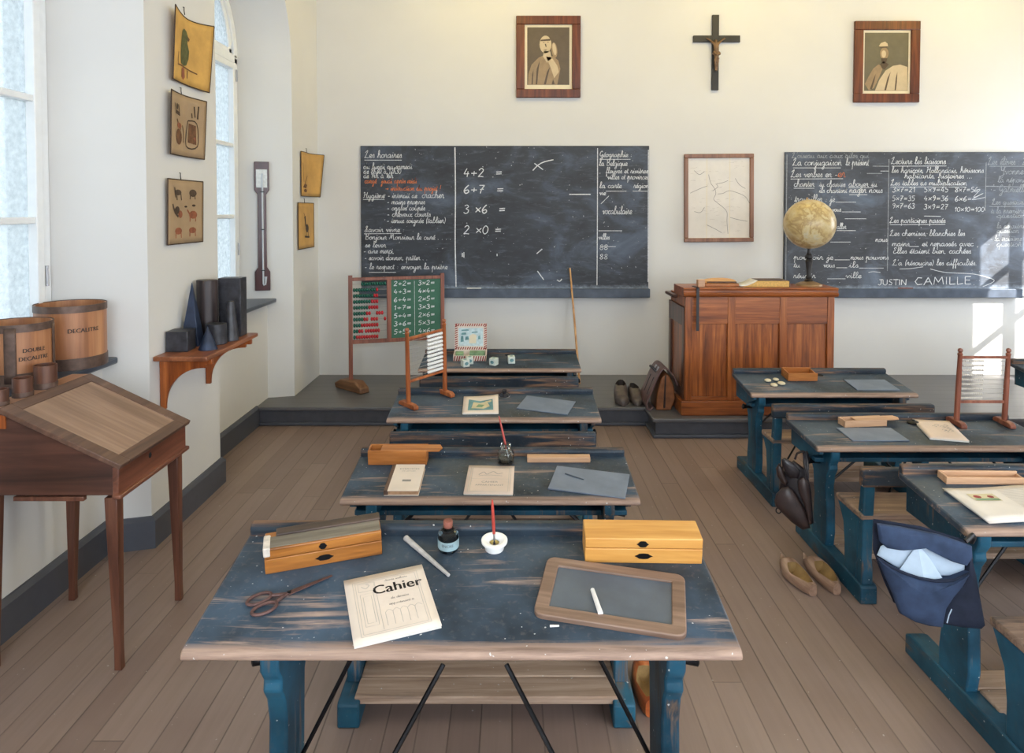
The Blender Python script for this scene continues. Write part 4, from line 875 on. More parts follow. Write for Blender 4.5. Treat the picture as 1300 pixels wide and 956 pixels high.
# ------------------------------------------------------------------ shelf with geometric solids
t = thing('bracket_shelf', 'orange wooden bracket shelf of dark solids on the pier between the windows', 'shelf', (XL, 3.72, 0))
m = MB(); m.box(.002, .29, 0, .755, .975, 1.0); m.build('board', 'shelf', t, bevel=.006)
m = MB(); m.box(.002, .03, .07, .69, .925, .974); m.build('wall_batten', 'bracket', t, bevel=.003)
for y in (.085, .655):
    arc = [(.235-.205*math.sin(a), .925-.205*(1-math.cos(a))) for a in [PI/2*k/10 for k in range(11)]]
    pts = [(.002, .974), (.285, .974), (.285, .945), (.25, .945), (.25, .925)]+arc+[(.03, .70), (.002, .70)]
    m = MB(); m.prism([(a, c) for a, c in pts], y-.013, y+.013, 'y'); m.build('bracket', 'bracket', t, bevel=.003)
GS = 'geometric solids on the bracket shelf'
def solid(name, label, mb, mat, loc, rz=0, bevel=.003, angle=40):
    o = mb.build(name, mat, None, bevel=bevel, angle=angle); o.location = loc; o.rotation_euler = (0, 0, rz); return tag(o, label, 'geometric solid', GS)
m = MB(); m.box(-.058, .058, -.058, .058, 0, .112); solid('cube_solid', 'small dark cube at the near end of the bracket shelf', m, 'solid', (-1.835, 3.91, 1.0), .05)
m = MB(); m.lathe([(.052, 0), (.0015, .128)], n=32); solid('cone_solid', 'little blue-black cone on the front edge of the bracket shelf', m, 'solid_blue', (-1.695, 3.93, 1.0))
m = MB(); m.lathe([(.058, 0), (.058, .118)], n=36); solid('cylinder_solid', 'short dark drum between the small cone and the tall prism', m, 'solid', (-1.718, 4.10, 1.0))
m = MB(); R = [[(-.052, -.052, 0), (.052, -.052, 0), (.052, .052, 0), (-.052, .052, 0)], [(-.002, -.002, .36), (.002, -.002, .36), (.002, .002, .36), (-.002, .002, .36)]]; m.rings(R); solid('pyramid_solid', 'tall pointed dark pyramid standing against the pier', m, 'solid_blue', (-1.838, 4.06, 1.0), .04)
m = MB(); m.lathe([(.06, 0), (.06, .36)], n=36); solid('column_solid', 'tall dark brown cylinder behind the short drum', m, 'solid_wood', (-1.822, 4.225, 1.0))
m = MB(); m.lathe([(.045, 0), (.02, .235)], n=32); solid('truncated_cone_solid', 'slim blunt-topped cone in front of the tall prism', m, 'solid', (-1.675, 4.205, 1.0))
m = MB(); m.box(-.068, .068, -.055, .055, 0, .36); solid('prism_solid', 'tall dark square prism at the far end of the bracket shelf', m, 'solid', (-1.73, 4.375, 1.0), .03)

# ------------------------------------------------------------------ slant-top writing desk by the near window
x0, x1, y0, y1 = -1.935, -1.495, 2.66, 3.21     # lid hinge, front, near, far
zh, zf, zb = 1.022, .812, .69
t = thing('slant_top_desk', 'reddish brown slant-top writing desk on tall thin legs by the near window', 'writing desk', (x1, y0, 0))
W = x1-x0; L = y1-y0; LW = 2.02+x1
m = MB()
for yy in ((0, .022), (L-.022, L)):
    m.prism([(-LW, zb), (0, zb), (0, zf-.012), (-W, zh-.02), (-LW, zh-.02)], yy[0], yy[1], 'y')
m.box(-LW, -LW+.02, .02, L-.02, zb, zh-.02); m.box(-LW, 0, .02, L-.02, zb, zb+.015); m.build('case', 'mahog', t, bevel=.003)
m = MB(); m.box(-.022, .003, -.001, L+.001, zb, zf-.014); m.build('front_panel', 'mahog_y', t, bevel=.003)
m = MB(); m.box(-.02, .016, -.012, L+.012, zb-.012, zb+.006); m.build('base_moulding', 'mahog_y', t, bevel=.005)
m = MB(); m.box(-LW-.005, -W-.004, -.012, L+.03, zh-.022, zh); m.build('top_ledge', 'ledge_pink', t, bevel=.004)
m = MB(); m.box(-LW, -W+.02, -.006, .0, zh-.075, zh-.022); m.build('ledge_apron', 'bracket', t)
a = math.atan2(zh-zf, W); LL = math.hypot(W, zh-zf)+.02
lid = MB(); B_ = .05
lid.box(-LL+.02, .02, -.015, B_, -.012, .008); lid.box(-LL+.02, .02, L-B_, L+.015, -.012, .008); lid.box(-LL+.02, -LL+.02+B_, B_-.002, L-B_+.002, -.012, .008); lid.box(.02-B_, .02, B_-.002, L-B_+.002, -.012, .008)
o = lid.build('lid', 'frame_brown', t, bevel=.003); o.location = (0, 0, zf); o.rotation_euler = (0, a, 0)
m = MB(); m.box(-LL+.02+B_, .02-B_, B_, L-B_, -.010, .0055); p = m.build('lid_panel', 'inlay', o, bevel=.001)
m = MB(); m.lathe([(.012, 0), (.006, .003), (.006, .001)], n=14); k = m.build('keyhole', 'hole', t); k.location = (.004, L*.42, .765); k.rotation_euler = (0, PI/2, 0)
for px, py in ((-.035, .03), (-.035, L-.03), (-LW+.03, .03), (-LW+.03, L-.03)):
    dx = .018 if px > -.1 else -.0
    m = MB(); R = []
    for z, hw in ((zb-.012, .024), (zb-.1, .023), (.08, .0135), (0, .0145)):
        s = (zb-z)/zb*.012; R.append([(px+dx*(1 if z < .1 else 0)*0+i*hw+(s if px > -.1 else -s), py+j*hw, z) for i, j in ((-1, -1), (1, -1), (1, 1), (-1, 1))])
    m.rings(R[::-1]); m.build('leg', 'leg_red', t, bevel=.003)
m = MB(); m.box(-.41, -.14, .012, .035, zb-.028, zb-.010); m.build('runner', 'leg_red', t, bevel=.003)

def on_cyl(r, z, cx, cy, a0):
    return lambda u, v: (cx+r*math.sin(a0+u/r), cy-r*math.cos(a0+u/r), z+v)
def barrel(label, x, y, z, r, h, texts, a0, big):
    t = thing('wooden_grain_measure', label, 'grain measure', (x, y, z), group='large round grain measures')
    m = MB(); m.lathe([(r, 0), (r, h), (r-.008, h), (r-.008, .012), (0.001, .012)], n=48, cap=False); m.lathe([(r, 0), (.001, 0)], n=48, cap=False); m.build('staves', 'barrel', t)
    for za, zc in ((0, .055 if big else .06), (h-.03, h+.003)):
        m = MB(); m.lathe([(r, za), (r+.003, za), (r+.003, zc), (r, zc)], n=48, cap=False); m.build('rim_band', 'band', t)
    if not big:
        for a in (.0, PI*.5, PI, -PI/2):
            m = MB(); fn = on_cyl(r+.0035, 0, 0, 0, a0-.62+a); m.grid(lambda u, v: fn((u-.5)*.045, .02+v*(h-.03)), 4, 6); m.build('upright_strap', 'band', t, solid=.002)
    m = MB()
    for tx, size, zz, da in texts: typeset(m, tx, size, on_cyl(r+.001, zz, 0, 0, a0+da), sx=1.0, bold=.0008)
    m.build('lettering', 'print_dark', t, smooth=False, normals=False)
    return t
barrel('large round wooden measure lettered DECALITRE, on the near window sill', -2.15, 3.44, 1.02, .153, .30, [('DECALITRE', .028, .185, 0)], .92, True)
barrel('round wooden measure cut by the left edge of the photo, with vertical metal straps', -2.165, 3.09, 1.02, .132, .265, [('DOUBLE', .024, .155, .05), ('DECALITRE', .024, .12, .05)], 1.02, False)
for lab, y, r, h in (('largest of three little wooden cups on the ledge of the slant-top desk', 2.985, .044, .098), ('middle little wooden cup on the ledge of the slant-top desk', 2.845, .036, .076), ('smallest little wooden cup on the ledge of the slant-top desk', 2.715, .031, .062)):
    t = thing('small_measure', lab, 'cup', (-1.978, y, zh), group='little cups on the slant-top desk')
    m = MB(); m.lathe([(.001, 0), (r, 0), (r, h), (r-.005, h), (r-.005, .006), (.001, .006)], n=28, cap=False); m.build('cup_wall', 'cup', t)
    m = MB(); m.lathe([(r, 0), (r+.002, 0), (r+.002, h*.26), (r, h*.26)], n=28, cap=False); m.build('base_band', 'band', t)

# ------------------------------------------------------------------ teacher's desk
t = thing('teacher_desk', 'varnished orange-brown panelled teacher desk on the platform', 'teacher desk', (1.365, 5.545, PZ))
w, dp, ht = 1.175, .60, .95
m = MB(); m.box(-.03, w+.03, 0, dp, 0, .115); m.build('plinth', 'pine_h', t, bevel=.006)
m = MB(); m.box(.012, w-.012, .045, dp-.02, .115, ht-.02); m.build('carcass', 'pine', t)
xs = [0, .055, .335, .395, .745, .80, w-.055, w]
for i in (0, 2, 4, 6):
    m = MB(); m.box(xs[i], xs[i+1], .015, .05, .115, ht-.01); m.build('stile', 'pine', t, bevel=.003)
for i in (1, 3, 5):
    m = MB(); m.box(xs[i]-.002, xs[i+1]+.002, .02, .05, ht-.225, ht-.01); m.build('frieze_panel', 'pine_h', t, bevel=.003)
    m = MB(); m.box(xs[i]-.002, xs[i+1]+.002, .02, .05, .115, .145); m.build('bottom_rail', 'pine_h', t, bevel=.003)
    m = MB(); m.box(xs[i]-.002, xs[i+1]+.002, .038, .047, .14, ht-.22); m.build('panel', 'pine', t)
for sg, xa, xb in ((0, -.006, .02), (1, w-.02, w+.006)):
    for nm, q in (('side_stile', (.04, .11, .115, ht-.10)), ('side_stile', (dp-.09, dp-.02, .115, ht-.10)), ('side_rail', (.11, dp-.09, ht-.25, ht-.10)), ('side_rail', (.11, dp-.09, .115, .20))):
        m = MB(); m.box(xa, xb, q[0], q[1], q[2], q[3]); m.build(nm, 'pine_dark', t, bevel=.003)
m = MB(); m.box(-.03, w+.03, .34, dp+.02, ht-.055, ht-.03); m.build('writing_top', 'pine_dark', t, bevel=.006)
m = MB(); m.prism([(.0, ht-.01), (-.012, ht), (-.018, ht+.018), (-.004, ht+.024), (-.004, ht+.045), (-.012, ht+.052), (-.008, ht+.062), (.33, ht+.062), (.33, ht-.01)], -.02, w+.02, 'x'); m.build('cornice', 'pine_h', t, bevel=.003)
ZT = PZ+ht+.062
# what stands on it
t = thing('globe', 'aged yellowish globe on a black turned stand, on the teacher desk', 'globe', (2.405, 5.73, ZT))
m = MB(); m.lathe([(.001, 0), (.105, 0), (.10, .012), (.06, .028), (.03, .036), (.001, .036)], n=36, cap=False); m.build('foot', 'brass', t)
m = MB(); m.lathe([(.03, .034), (.034, .045), (.022, .055), (.026, .07), (.017, .085), (.02, .13), (.026, .18), (.03, .20), (.02, .215), (.032, .225), (.03, .245), (.014, .262), (.012, .30)], n=24); m.build('turned_stem', 'ebony', t)
m = MB(); m.ball((0, 0, .497), .2, 40); s = m.build('sphere', 'globe', t, angle=80)
m = MB(); m.tube([(-.02, 0, .69), (-.022, 0, .712)], .008, 10); m.build('axis_pin', 'brass', t)
def book(t, w, d, h, cover, pages, spine='left'):
    m = MB(); m.box(0, w, 0, d, 0, .004); m.box(0, w, 0, d, h-.004, h); m.box(0, .004, 0, d, 0, h); m.build('cover', cover, t, bevel=.0015)
    m = MB(); m.box(.004, w-.005, .004, d-.004, .004, h-.004); return m.build('page_block', pages, t)
t = thing('open_book', 'thick open book with yellowed page edges on the teacher desk', 'book', (1.83, 5.62, ZT), -.03)
m = MB(); m.prism([(0, 0), (.37, 0), (.37, .045), (.36, .05), (.13, .048), (.10, .04), (.05, .012)], 0, .2, 'y'); m.build('page_block', 'book_yellow', t, bevel=.002)
m = MB(); m.grid(lambda u, v: (-.01+.13*u, -.002+.204*v, .006+.045*u*u), 8, 2); m.build('turned_page', 'page_white', t, solid=.003)
m = MB(); m.prism([(.12, .049), (.365, .0505), (.375, .046), (.376, .0), (.37, .0), (.37, .044), (.36, .0485)], -.004, .204, 'y'); m.build('cover', 'cover_brown', t)
t = thing('pen_tray', 'wooden pen tray with an arched back, left of the open book', 'pen tray', (1.545, 5.65, ZT), 0)
m = MB(); m.box(0, .27, 0, .10, 0, .022); m.build('tray', 'box_orange', t, bevel=.004)
m = MB(); m.prism([(.0, .02), (.27, .02)]+[(.135+.135*math.cos(a), .035+.026*math.sin(a)) for a in [PI*k/12 for k in range(13)]], .085, .10, 'y'); m.build('arched_back', 'box_yellow', t)
m = MB(); m.tube([(.02, .03, .03), (.26, .035, .03)], .007, 8); m.build('penholder', 'cover_brown', t)
m = MB(); m.box(0, .055, 0, .06, 0, .058); o = m.build('wooden_block', 'box_pale', None, bevel=.004); o.location = (1.475, 5.60, ZT); tag(o, 'little pale wooden block at the left end of the teacher desk', 'block')
m = MB(); m.box(-.011, .011, -.026, -.021, -.335, .004); m.box(-.011, .011, -.026, .12, .0005, .0045); o = m.build('hanging_strap', 'strap', None); o.location = (1.452, 5.545, ZT); tag(o, 'narrow black strap hanging over the front of the teacher desk', 'strap')
# pointer leaning on the left blackboard
o = MB(); o.tube([(0, 0, 0), (-.035, .165, .57), (-.067, .318, 1.06)], [.011, .010, .008], 10); o = o.build('pointer_stick', 'cane'); o.location = (.632, 6.585, PZ); tag(o, 'long wooden pointer leaning against the left blackboard', 'pointer')

# ------------------------------------------------------------------ counting frame with green board
t = thing('counting_frame_stand', 'standing counting frame with red and green beads beside a green sum board', 'counting frame', (-1.455, 6.36, PZ), .30)
Wd = .84
for x in (0, Wd):
    m = MB(); m.box(x-.018, x+.018, -.015, .015, .08 if x == 0 else .38, 1.035); m.build('post', 'abacus_red', t, bevel=.003)
for z0, z1 in ((.985, 1.015), (.415, .45)):
    m = MB(); m.box(.016, Wd-.016, -.012, .012, z0, z1); m.build('rail', 'abacus_red', t, bevel=.003)
m = MB(); m.box(.325, .365, -.012, .012, .448, .987); m.build('divider', 'abacus_red', t, bevel=.003)
m = MB(); m.prism([(-.21, 0), (.17, 0), (.19, .045), (.10, .09), (-.12, .10), (-.2, .05)], -.05, .05, 'x'); o = m.build('foot', 'abacus_foot', t, bevel=.012); o.rotation_euler = (0, 0, .55)
m = MB(); m.box(.363, Wd-.016, -.006, .006, .448, .987); gb = m.build('green_panel', 'green_board', t)
m = MB(); fn = lambda a, b: (a, -.0068, b)
for i, (p, q) in enumerate((('2+2=', '3*2='), ('4+3=', '4*4='), ('6+4=', '2*5='), ('1+7=', '3*3='), ('5+4=', '2*6='), ('3+6=', '5*3='), ('5+5=', '4*6='))):
    z = .93-.074*i; write(m, fn, p, .385, .55, z, .022, .006); write(m, fn, q, .61, .77, z, .022, .006)
m.ribbon([(.578, .97), (.58, .47)], .003, fn); m.build('chalk_sums', 'chalk', gb, smooth=False, normals=False)
ROWS = 10; first = {}
def bead(t, key, mat, r, ln, loc, axis='x'):
    if (key, mat) not in first:
        m = MB(); n = 10; prof = [(-ln, .35), (-ln*.8, .72), (-ln*.4, .96), (0, 1), (ln*.4, .96), (ln*.8, .72), (ln, .35)]
        m.rings([[(x, r*k*math.cos(2*PI*i/n), r*k*math.sin(2*PI*i/n)) for i in range(n)] for x, k in prof])
        o = m.build('bead', mat, t, angle=80); first[(key, mat)] = o
    else:
        o = first[(key, mat)].copy(); COL.objects.link(o); o.parent = t
    o.location = loc
for r in range(ROWS):
    z = .955-.0535*r
    m = MB(); m.tube([(.016, 0, z), (.328, 0, z)], .0022, 6); m.build('rod', 'wire', t)
    x = .034 if r else .105
    for k in range(10):
        gap = (.045 if (r == 5 and k == 7) else .02 if (r == 6 and k == 6) else .013 if (r == 8 and k == 4) else .0)
        x += gap
        if r == 6 and k == 9: x = .308
        bead(t, 'big', 'bead_green' if k < 10-r-(1 if r else 1)+1 else 'bead_red', .0185, .0112, (x, 0, z)); x += .0226
# two table counting frames
def table_abacus(label, M_, Wd, H, rows, cols, key, bmat, r, ln, right, post, zlo, zhi, foot=.13):
    t = thing('table_counting_frame', label, 'counting frame', mat=M_, group='small counting frames on desks')
    for x in (0, Wd):
        m = MB(); m.lathe([(.012, .02), (.014, .03), (.0135, H*.5), (.011, H-.03), (.014, H-.022), (.008, H-.014), (.013, H-.004), (.010, H+.006), (.001, H+.010)], (x, 0, 0), 14); m.build('post', post, t)
        m = MB(); m.prism([(-foot/2, 0), (foot/2, 0), (foot/2, .018), (foot/2-.02, .028), (-foot/2+.02, .028), (-foot/2, .018)], x-.016, x+.016, 'x'); m.build('foot', post, t, bevel=.004)
    for z in (zlo, zhi):
        m = MB(); m.box(.008, Wd-.008, -.007, .007, z-.007, z+.007); m.build('rail', post, t, bevel=.002)
    for i in range(rows):
        z = zlo+(zhi-zlo)*(i+.8)/(rows+.6)
        m = MB(); m.tube([(.008, 0, z), (Wd-.008, 0, z)], .0014, 5); m.build('rod', 'wire', t)
        for k in range(cols):
            x = Wd-.02-k*2*ln if right else .02+k*2*ln+random.choice((0, .001))
            bead(t, key, bmat, r, ln, (x, 0, z))
    return t
def pt(d, u, v): return d.at(u, v)
table_abacus('small counting frame with white beads, standing on the third desk of the left row', D3.at(-.497, .175, .80, .001), .275, .46, 10, 10, 'white', 'bead_white', .0095, .0058, True, 'abacus_orange', .15, .405, .15)
table_abacus('thin counting frame with tiny greyish beads on the middle desk of the right row', R3.at(.268, .315, 0, .001), .255, .405, 9, 11, 'tiny', 'bead_grey', .0062, .0052, False, 'abacus_red', .125, .365, .14)

# ------------------------------------------------------------------ small things lying on the desks
def pencil_box(label, M_, L, Dp, H, mat, lid_out=.05, lidmat=None, group='wooden pencil boxes'):
    t = thing('pencil_box', label, 'pencil box', mat=M_, group=group)
    e = .007; m = MB()
    m.box(0, L, 0, Dp, 0, e); m.box(0, L, 0, e, e, H); m.box(0, L, Dp-e, Dp, e, H); m.box(0, e, e, Dp-e, e, H); m.box(L-e, L, e, Dp-e, e, H-.008)
    m.build('box_body', mat, t, bevel=.0015)
    if lid_out is not None:
        m = MB(); m.box(lid_out, L+lid_out, e*.7, Dp-e*.7, H-.007, H-.001); m.prism([(L+lid_out, e*.7), (L+lid_out+.012, Dp/2), (L+lid_out, Dp-e*.7)], H-.007, H-.001, 'z'); m.build('sliding_lid', lidmat or mat, t, bevel=.001)
    return t
def latch_box(label, M_, L, Dp, H, mat, top):
    t = thing('pencil_case', label, 'pencil case', mat=M_, group='closed wooden pencil cases on the nearest desk')
    m = MB(); m.box(0, L, 0, Dp, 0, H*.58); m.build('drawer_body', mat, t, bevel=.002)
    m = MB(); m.box(0, L, 0, Dp, H*.6, H); ld = m.build('lid', top or mat, t, bevel=.003)
    def plate(nm, x, z, rx, rz, par):
        m = MB(); pts = [(x+rx*math.cos(2*PI*k/24)*(1-.25*abs(math.sin(6*PI*k/24))), z+rz*math.sin(2*PI*k/24)) for k in range(24)]
        m.prism(pts, -.0018, .001, 'y'); m.build(nm, 'iron', par)
    plate('drawer_plate', L*.5, H*.30, .024, .008, t); plate('lid_clasp', L*.49, H*.78, .016 if top else .011, .009, ld)
    return t, ld
t, ld = latch_box('long amber pencil case with a worn grey top, left on the nearest desk', D1.at(-.535, .262, .284), .305, .078, .072, 'box_amber', None)
m = MB(); m.box(.012, .303, .004, .052, .0721, .0745); m.build('grey_top', 'lid_grey', ld, bevel=.001)
m = MB(); m.box(.03, .307, .050, .080, .0721, .080); m.build('dark_slat', 'lid_dark', ld, bevel=.002)
m = MB(); m.box(-.002, .016, -.002, .06, .050, .0765); m.build('whitened_corner', 'worn_white', ld, bevel=.003)
latch_box('pale yellow pencil case with a closed lid, right on the nearest desk', D1.at(.312, .312, -.02), .315, .088, .074, 'box_yellow', 'box_yellow')
# scissors
t = thing('scissors', 'rusty old scissors lying on the left of the nearest desk', 'scissors', mat=D1.at(-.53, .128, .62, .001))
for sg in (-1, 1):
    m = MB(); s = -sg
    m.prism([(.085, s*.004), (.10, s*.009), (.215, s*.0045+.001), (.212, s*.001), (.10, -s*.004)], .002+(sg > 0)*.0022, .004+(sg > 0)*.0022, 'z'); b = m.build('blade', 'rust', t, bevel=.0006)
    m = MB(); R = [(.032+.030*math.cos(k*2*PI/18), sg*.021+.017*math.sin(k*2*PI/18), .0055) for k in range(19)]; m.tube(R, .0042, 7, cap=False)
    m.tube([(.060, sg*.016, .0055), (.078, sg*.006, .005), (.10, -sg*.002, .0045)], [.0045, .005, .004], 7); m.build('handle', 'rust', b)
m = MB(); m.lathe([(.005, 0), (.005, .0085), (.003, .0095)], (.10, 0, 0), 12); m.build('rivet', 'iron', t)
# exercise books and papers
def booklet(name, label, cat, M_, w, d, h, mat, group=None, curl=0):
    t = thing(name, label, cat, mat=M_, group=group)
    m = MB(); m.box(.001, w-.001, .001, d-.001, .0004, h-.001); m.build('page_block', 'page_white', t)
    m = MB(); m.grid(lambda u, v: (u*w, v*d, h+curl*(u*v)**3), 8, 8); c = m.build('cover', mat, t, solid=.0008); 
    return t, c, lambda a, b: (a, b, h+.0012+curl*((a/w)*(b/d))**3)
GB = 'exercise books on the desks'
def rect(a, b, c, d): return [(a, b), (c, b), (c, d), (a, d), (a, b)]
t, c, fn = booklet('exercise_book', 'cream exercise book titled Cahier at the front edge of the nearest desk', 'exercise book', D1.at(-.245, .004, .326, .001), .205, .235, .008, 'paper', GB)
m = MB(); typeset(m, 'Cahier', .046, fn, .128, .170, bold=.0010); m.build('title_lettering', 'print_dark', c, smooth=False, normals=False)
m = MB()
for q in (rect(.02, .02, .185, .215), rect(.026, .026, .179, .209), rect(.032, .175, .072, .205), rect(.034, .05, .066, .165), rect(.04, .06, .06, .155)): m.ribbon(q, .0013, fn)
m.ribbon([(.074, .03), (.074, .205)], .0013, fn); m.ribbon(spline([(.04, .195), (.05, .185), (.06, .195), (.052, .2)], 5), .002, fn)
for k in range(5): m.ribbon([(.085+.018*k, .04), (.085+.018*k, .085)], .0013, fn); m.ribbon(spline([(.085+.018*k, .085), (.094+.018*k, .093), (.103+.018*k, .085)], 4), .0012, fn)
m.build('printed_border', 'print_faint', c, smooth=False, normals=False)
m = MB(); write(m, fn, 'de devoirs', .105, .150, .128, .004, .0009); write(m, fn, 'appartenant à', .098, .160, .108, .0035, .0009); write(m, fn, 'Année scolaire', .10, .158, .198, .0032, .0009); m.build('small_lettering', 'print_grey', c, smooth=False, normals=False)
t, c, fn = booklet('exercise_book', 'pinkish printed booklet in the middle of the second desk', 'exercise book', D2.at(-.108, .035, -.03, .001), .200, .245, .006, 'paper_pink', GB)
m = MB()
for q in (rect(.014, .014, .186, .231), rect(.022, .022, .178, .223)): m.ribbon(q, .002, fn)
m.ribbon([(.022, .125), (.178, .125)], .0016, fn); m.build('printed_border', 'print_faint', c, smooth=False, normals=False)
m = MB(); m.ribbon(spline([(.05, .16), (.07, .185), (.085, .165), (.11, .19), (.13, .17), (.15, .178)], 5), .003, fn); m.ribbon(spline([(.05, .15), (.09, .158), (.15, .152)], 4), .002, fn)
typeset(m, 'CAHIER', .020, fn, .10, .098); typeset(m, 'APPARTENANT', .017, fn, .10, .072); m.build('printed_picture', 'print_grey', c, smooth=False, normals=False)
t, c, fn = booklet('exercise_book', 'booklet with a green picture on the third desk of the left row', 'exercise book', D3.at(-.18, .06, .03, .001), .205, .262, .006, 'paper', GB, .012)
m = MB(); m.poly([(.03, .045), (.175, .05), (.172, .205), (.10, .18), (.032, .21)], fn); pc = m.build('printed_picture', 'print_blue', c, smooth=False, normals=False)
fn2 = lambda a, b: (a, b, fn(a, b)[2]+.0006)
m = MB(); m.poly([(.05, .075), (.12, .065), (.155, .10), (.14, .17), (.10, .15), (.06, .165)], fn2); m.poly([(.125, .17), (.165, .15), (.165, .19)], fn2); m.build('printed_picture', 'print_tan', pc, smooth=False, normals=False)
m = MB(); m.poly([(.075, .09), (.11, .085), (.125, .12), (.09, .13)], lambda a, b: (a, b, fn(a, b)[2]+.001)); m.poly([(.04, .055), (.07, .06), (.055, .075)], fn2); m.build('printed_picture', 'print_green', pc, smooth=False, normals=False)
t, c, fn = booklet('drawing_book', 'cream booklet with small grey sketches beside the thin counting frame', 'booklet', R3.at(0, .10, -.24, .001), .178, .285, .009, 'paper_pink', GB, .004)
m = MB()
for k in range(9):
    a, b = random.uniform(.05, .13), random.uniform(.09, .22); m.ribbon(spline([(a, b), (a+.012, b+.012), (a+.02, b-.004), (a+.008, b-.008)], 4), .003, fn)
m.build('sketch', 'print_grey', c, smooth=False, normals=False)
t = thing('book', 'thin hardback book with a dark spine on the left of the second desk', 'book', mat=D2.at(-.428, .03, .0, .001))
m = MB(); m.box(.004, .138, .004, .224, .003, .019); m.build('page_block', 'paper_edge', t)
m = MB(); m.box(0, .14, 0, .228, 0, .003); m.box(.014, .14, 0, .228, .019, .022); c = m.build('cover', 'paper', t, bevel=.0008)
m = MB(); m.box(-.002, .016, 0, .228, .0005, .0225); m.build('spine', 'cover_brown', t, bevel=.003)
m = MB(); fn = lambda a, b: (a, b, .0225); typeset(m, 'EXERCICES', .017, fn, .078, .185); typeset(m, 'DE LECTURE', .010, fn, .078, .165); m.poly([(.062, .075), (.098, .075), (.098, .092), (.062, .092)], fn); m.build('title_lettering', 'print_grey', c, smooth=False, normals=False)
t = thing('newspaper', 'folded pale newspaper with a small coloured picture on the nearest right desk', 'newspaper', mat=R2.at(-.508, .038, .06, .001))
m = MB(); m.grid(lambda u, v: (u*.46, v*.23, .010+.006*math.sin(PI*u)*(1-v)+.003*math.sin(7*u+3*v)), 14, 8); c = m.build('top_sheet', 'newsprint', t, solid=.0015)
m = MB(); m.grid(lambda u, v: (.006+u*.46, -.004+v*.232, .005+.003*math.sin(5*u)*(1-v)), 10, 5); m.build('under_sheet', 'newsprint', t, solid=.006)
fn = lambda a, b: (a, b, .0125+.006*math.sin(PI*min(max(a/.46, 0), 1))*(1-b/.23)+.003*math.sin(7*a/.46+3*b/.23))
m = MB(); m.grid(lambda u, v: fn(.055+.10*u, .125+.055*v), 6, 4); pc = m.build('printed_picture', 'print_tan', c, smooth=False)
m = MB(); m.poly(E_(.08, .155, .014, .012, 10), lambda a, b: (a, b, fn(a, b)[2]+.001)); m.poly(E_(.13, .155, .012, .010, 10), lambda a, b: (a, b, fn(a, b)[2]+.001)); m.build('printed_picture', 'print_red', pc, smooth=False, normals=False)
m = MB(); m.poly([(.06, .128), (.15, .128), (.15, .142), (.06, .140)], lambda a, b: (a, b, fn(a, b)[2]+.0008)); m.build('printed_picture', 'print_green', pc, smooth=False, normals=False)
m = MB()
for k in range(26):
    b = .015+.0078*k
    for a0, a1 in ((.19, .31), (.33, .44)): m.ribbon([(a0+(a1-a0)*j/6, b) for j in range(7)], .0016, fn)
m.build('text_lines', 'print_faint', c, smooth=False, normals=False)

# slates
GSL = 'school slates'
def bare_slate(label, M_, w, d, mat='slate_blue'):
    t = thing('writing_slate', label, 'slate', mat=M_, group=GSL)
    m = MB(); m.box(0, w, 0, d, 0, .006); s = m.build('slate_plate', mat, t, bevel=.002); return t, s
t = thing('framed_slate', 'wood-framed slate with rounded corners and a chalk stub on it, on the nearest desk', 'slate', mat=D1.at(.165, .105, -.215, .001), group=GSL)
def rr(x0, y0, x1, y1, r, n=6):
    o = []
    for cx, cy, a0 in ((x1-r, y1-r, 0), (x0+r, y1-r, PI/2), (x0+r, y0+r, PI), (x1-r, y0+r, 3*PI/2)):
        for k in range(n+1): a = a0+PI/2*k/n; o.append((cx+r*math.cos(a), cy+r*math.sin(a)))
    return o
fw, fd = .362, .222
out, inn = rr(0, 0, fw, fd, .024), rr(.034, .034, fw-.034, fd-.034, .004)
m = MB(); m.rings([[(x, y, 0) for x, y in out], [(x, y, .013) for x, y in out], [(x, y, .013) for x, y in inn], [(x, y, 0) for x, y in inn], [(x, y, 0) for x, y in out]], cap=False); m.build('wooden_frame', 'slate_frame', t, bevel=.003)
m = MB(); m.box(.028, fw-.028, .028, fd-.028, .002, .0075); m.build('slate_plate', 'slate', t)
def stick(name, label, cat, M_, L, r0, r1, mat, group=None):
    m = MB(); m.tube([(0, 0, r0), (L*.5, 0, (r0+r1)/2), (L, 0, r1)], [r0, (r0+r1)/2, r1], 8); o = m.build(name, mat)
    o.location = M_.to_translation(); o.rotation_euler = M_.to_euler(); return tag(o, label, cat, group)
stick('chalk_stub', 'grey-white chalk stub lying on the wood-framed slate', 'chalk', D1.at(.318, .185, -1.45, .010), .085, .0055, .0065, 'chalk_stick')
stick('chalk_stub', 'crumb of chalk lying on the desk beside the framed slate', 'chalk', D1.at(.205, .075, .05, .0005), .022, .0028, .0022, 'chalk_stick')
stick('bone_folder', 'pale grey tapered stick left of the inkwells on the nearest desk', 'pen', D1.at(-.186, .408, -.85, .0005), .205, .0085, .0045, 'bone')
t, s = bare_slate('frameless slate with a stylus mark, right on the second desk', D2.at(.234, .080, -.25, .001), .315, .205)
stick('slate_pencil', 'dark slate pencil lying on the frameless slate of the second desk', 'slate pencil', D2.at(.315, .20, -.62, .0072), .09, .003, .0025, 'slate')
bare_slate('frameless slate lying askew on the third desk of the left row', D3.at(.125, .145, -.32, .001), .300, .205)
bare_slate('frameless slate on the narrower desk before the teacher desk', R4.at(.168, .06, 0, .001), .272, .19)
bare_slate('frameless slate in front of the open pencil box on the middle right desk', R3.at(-.40, .075, 0, .001), .285, .18)
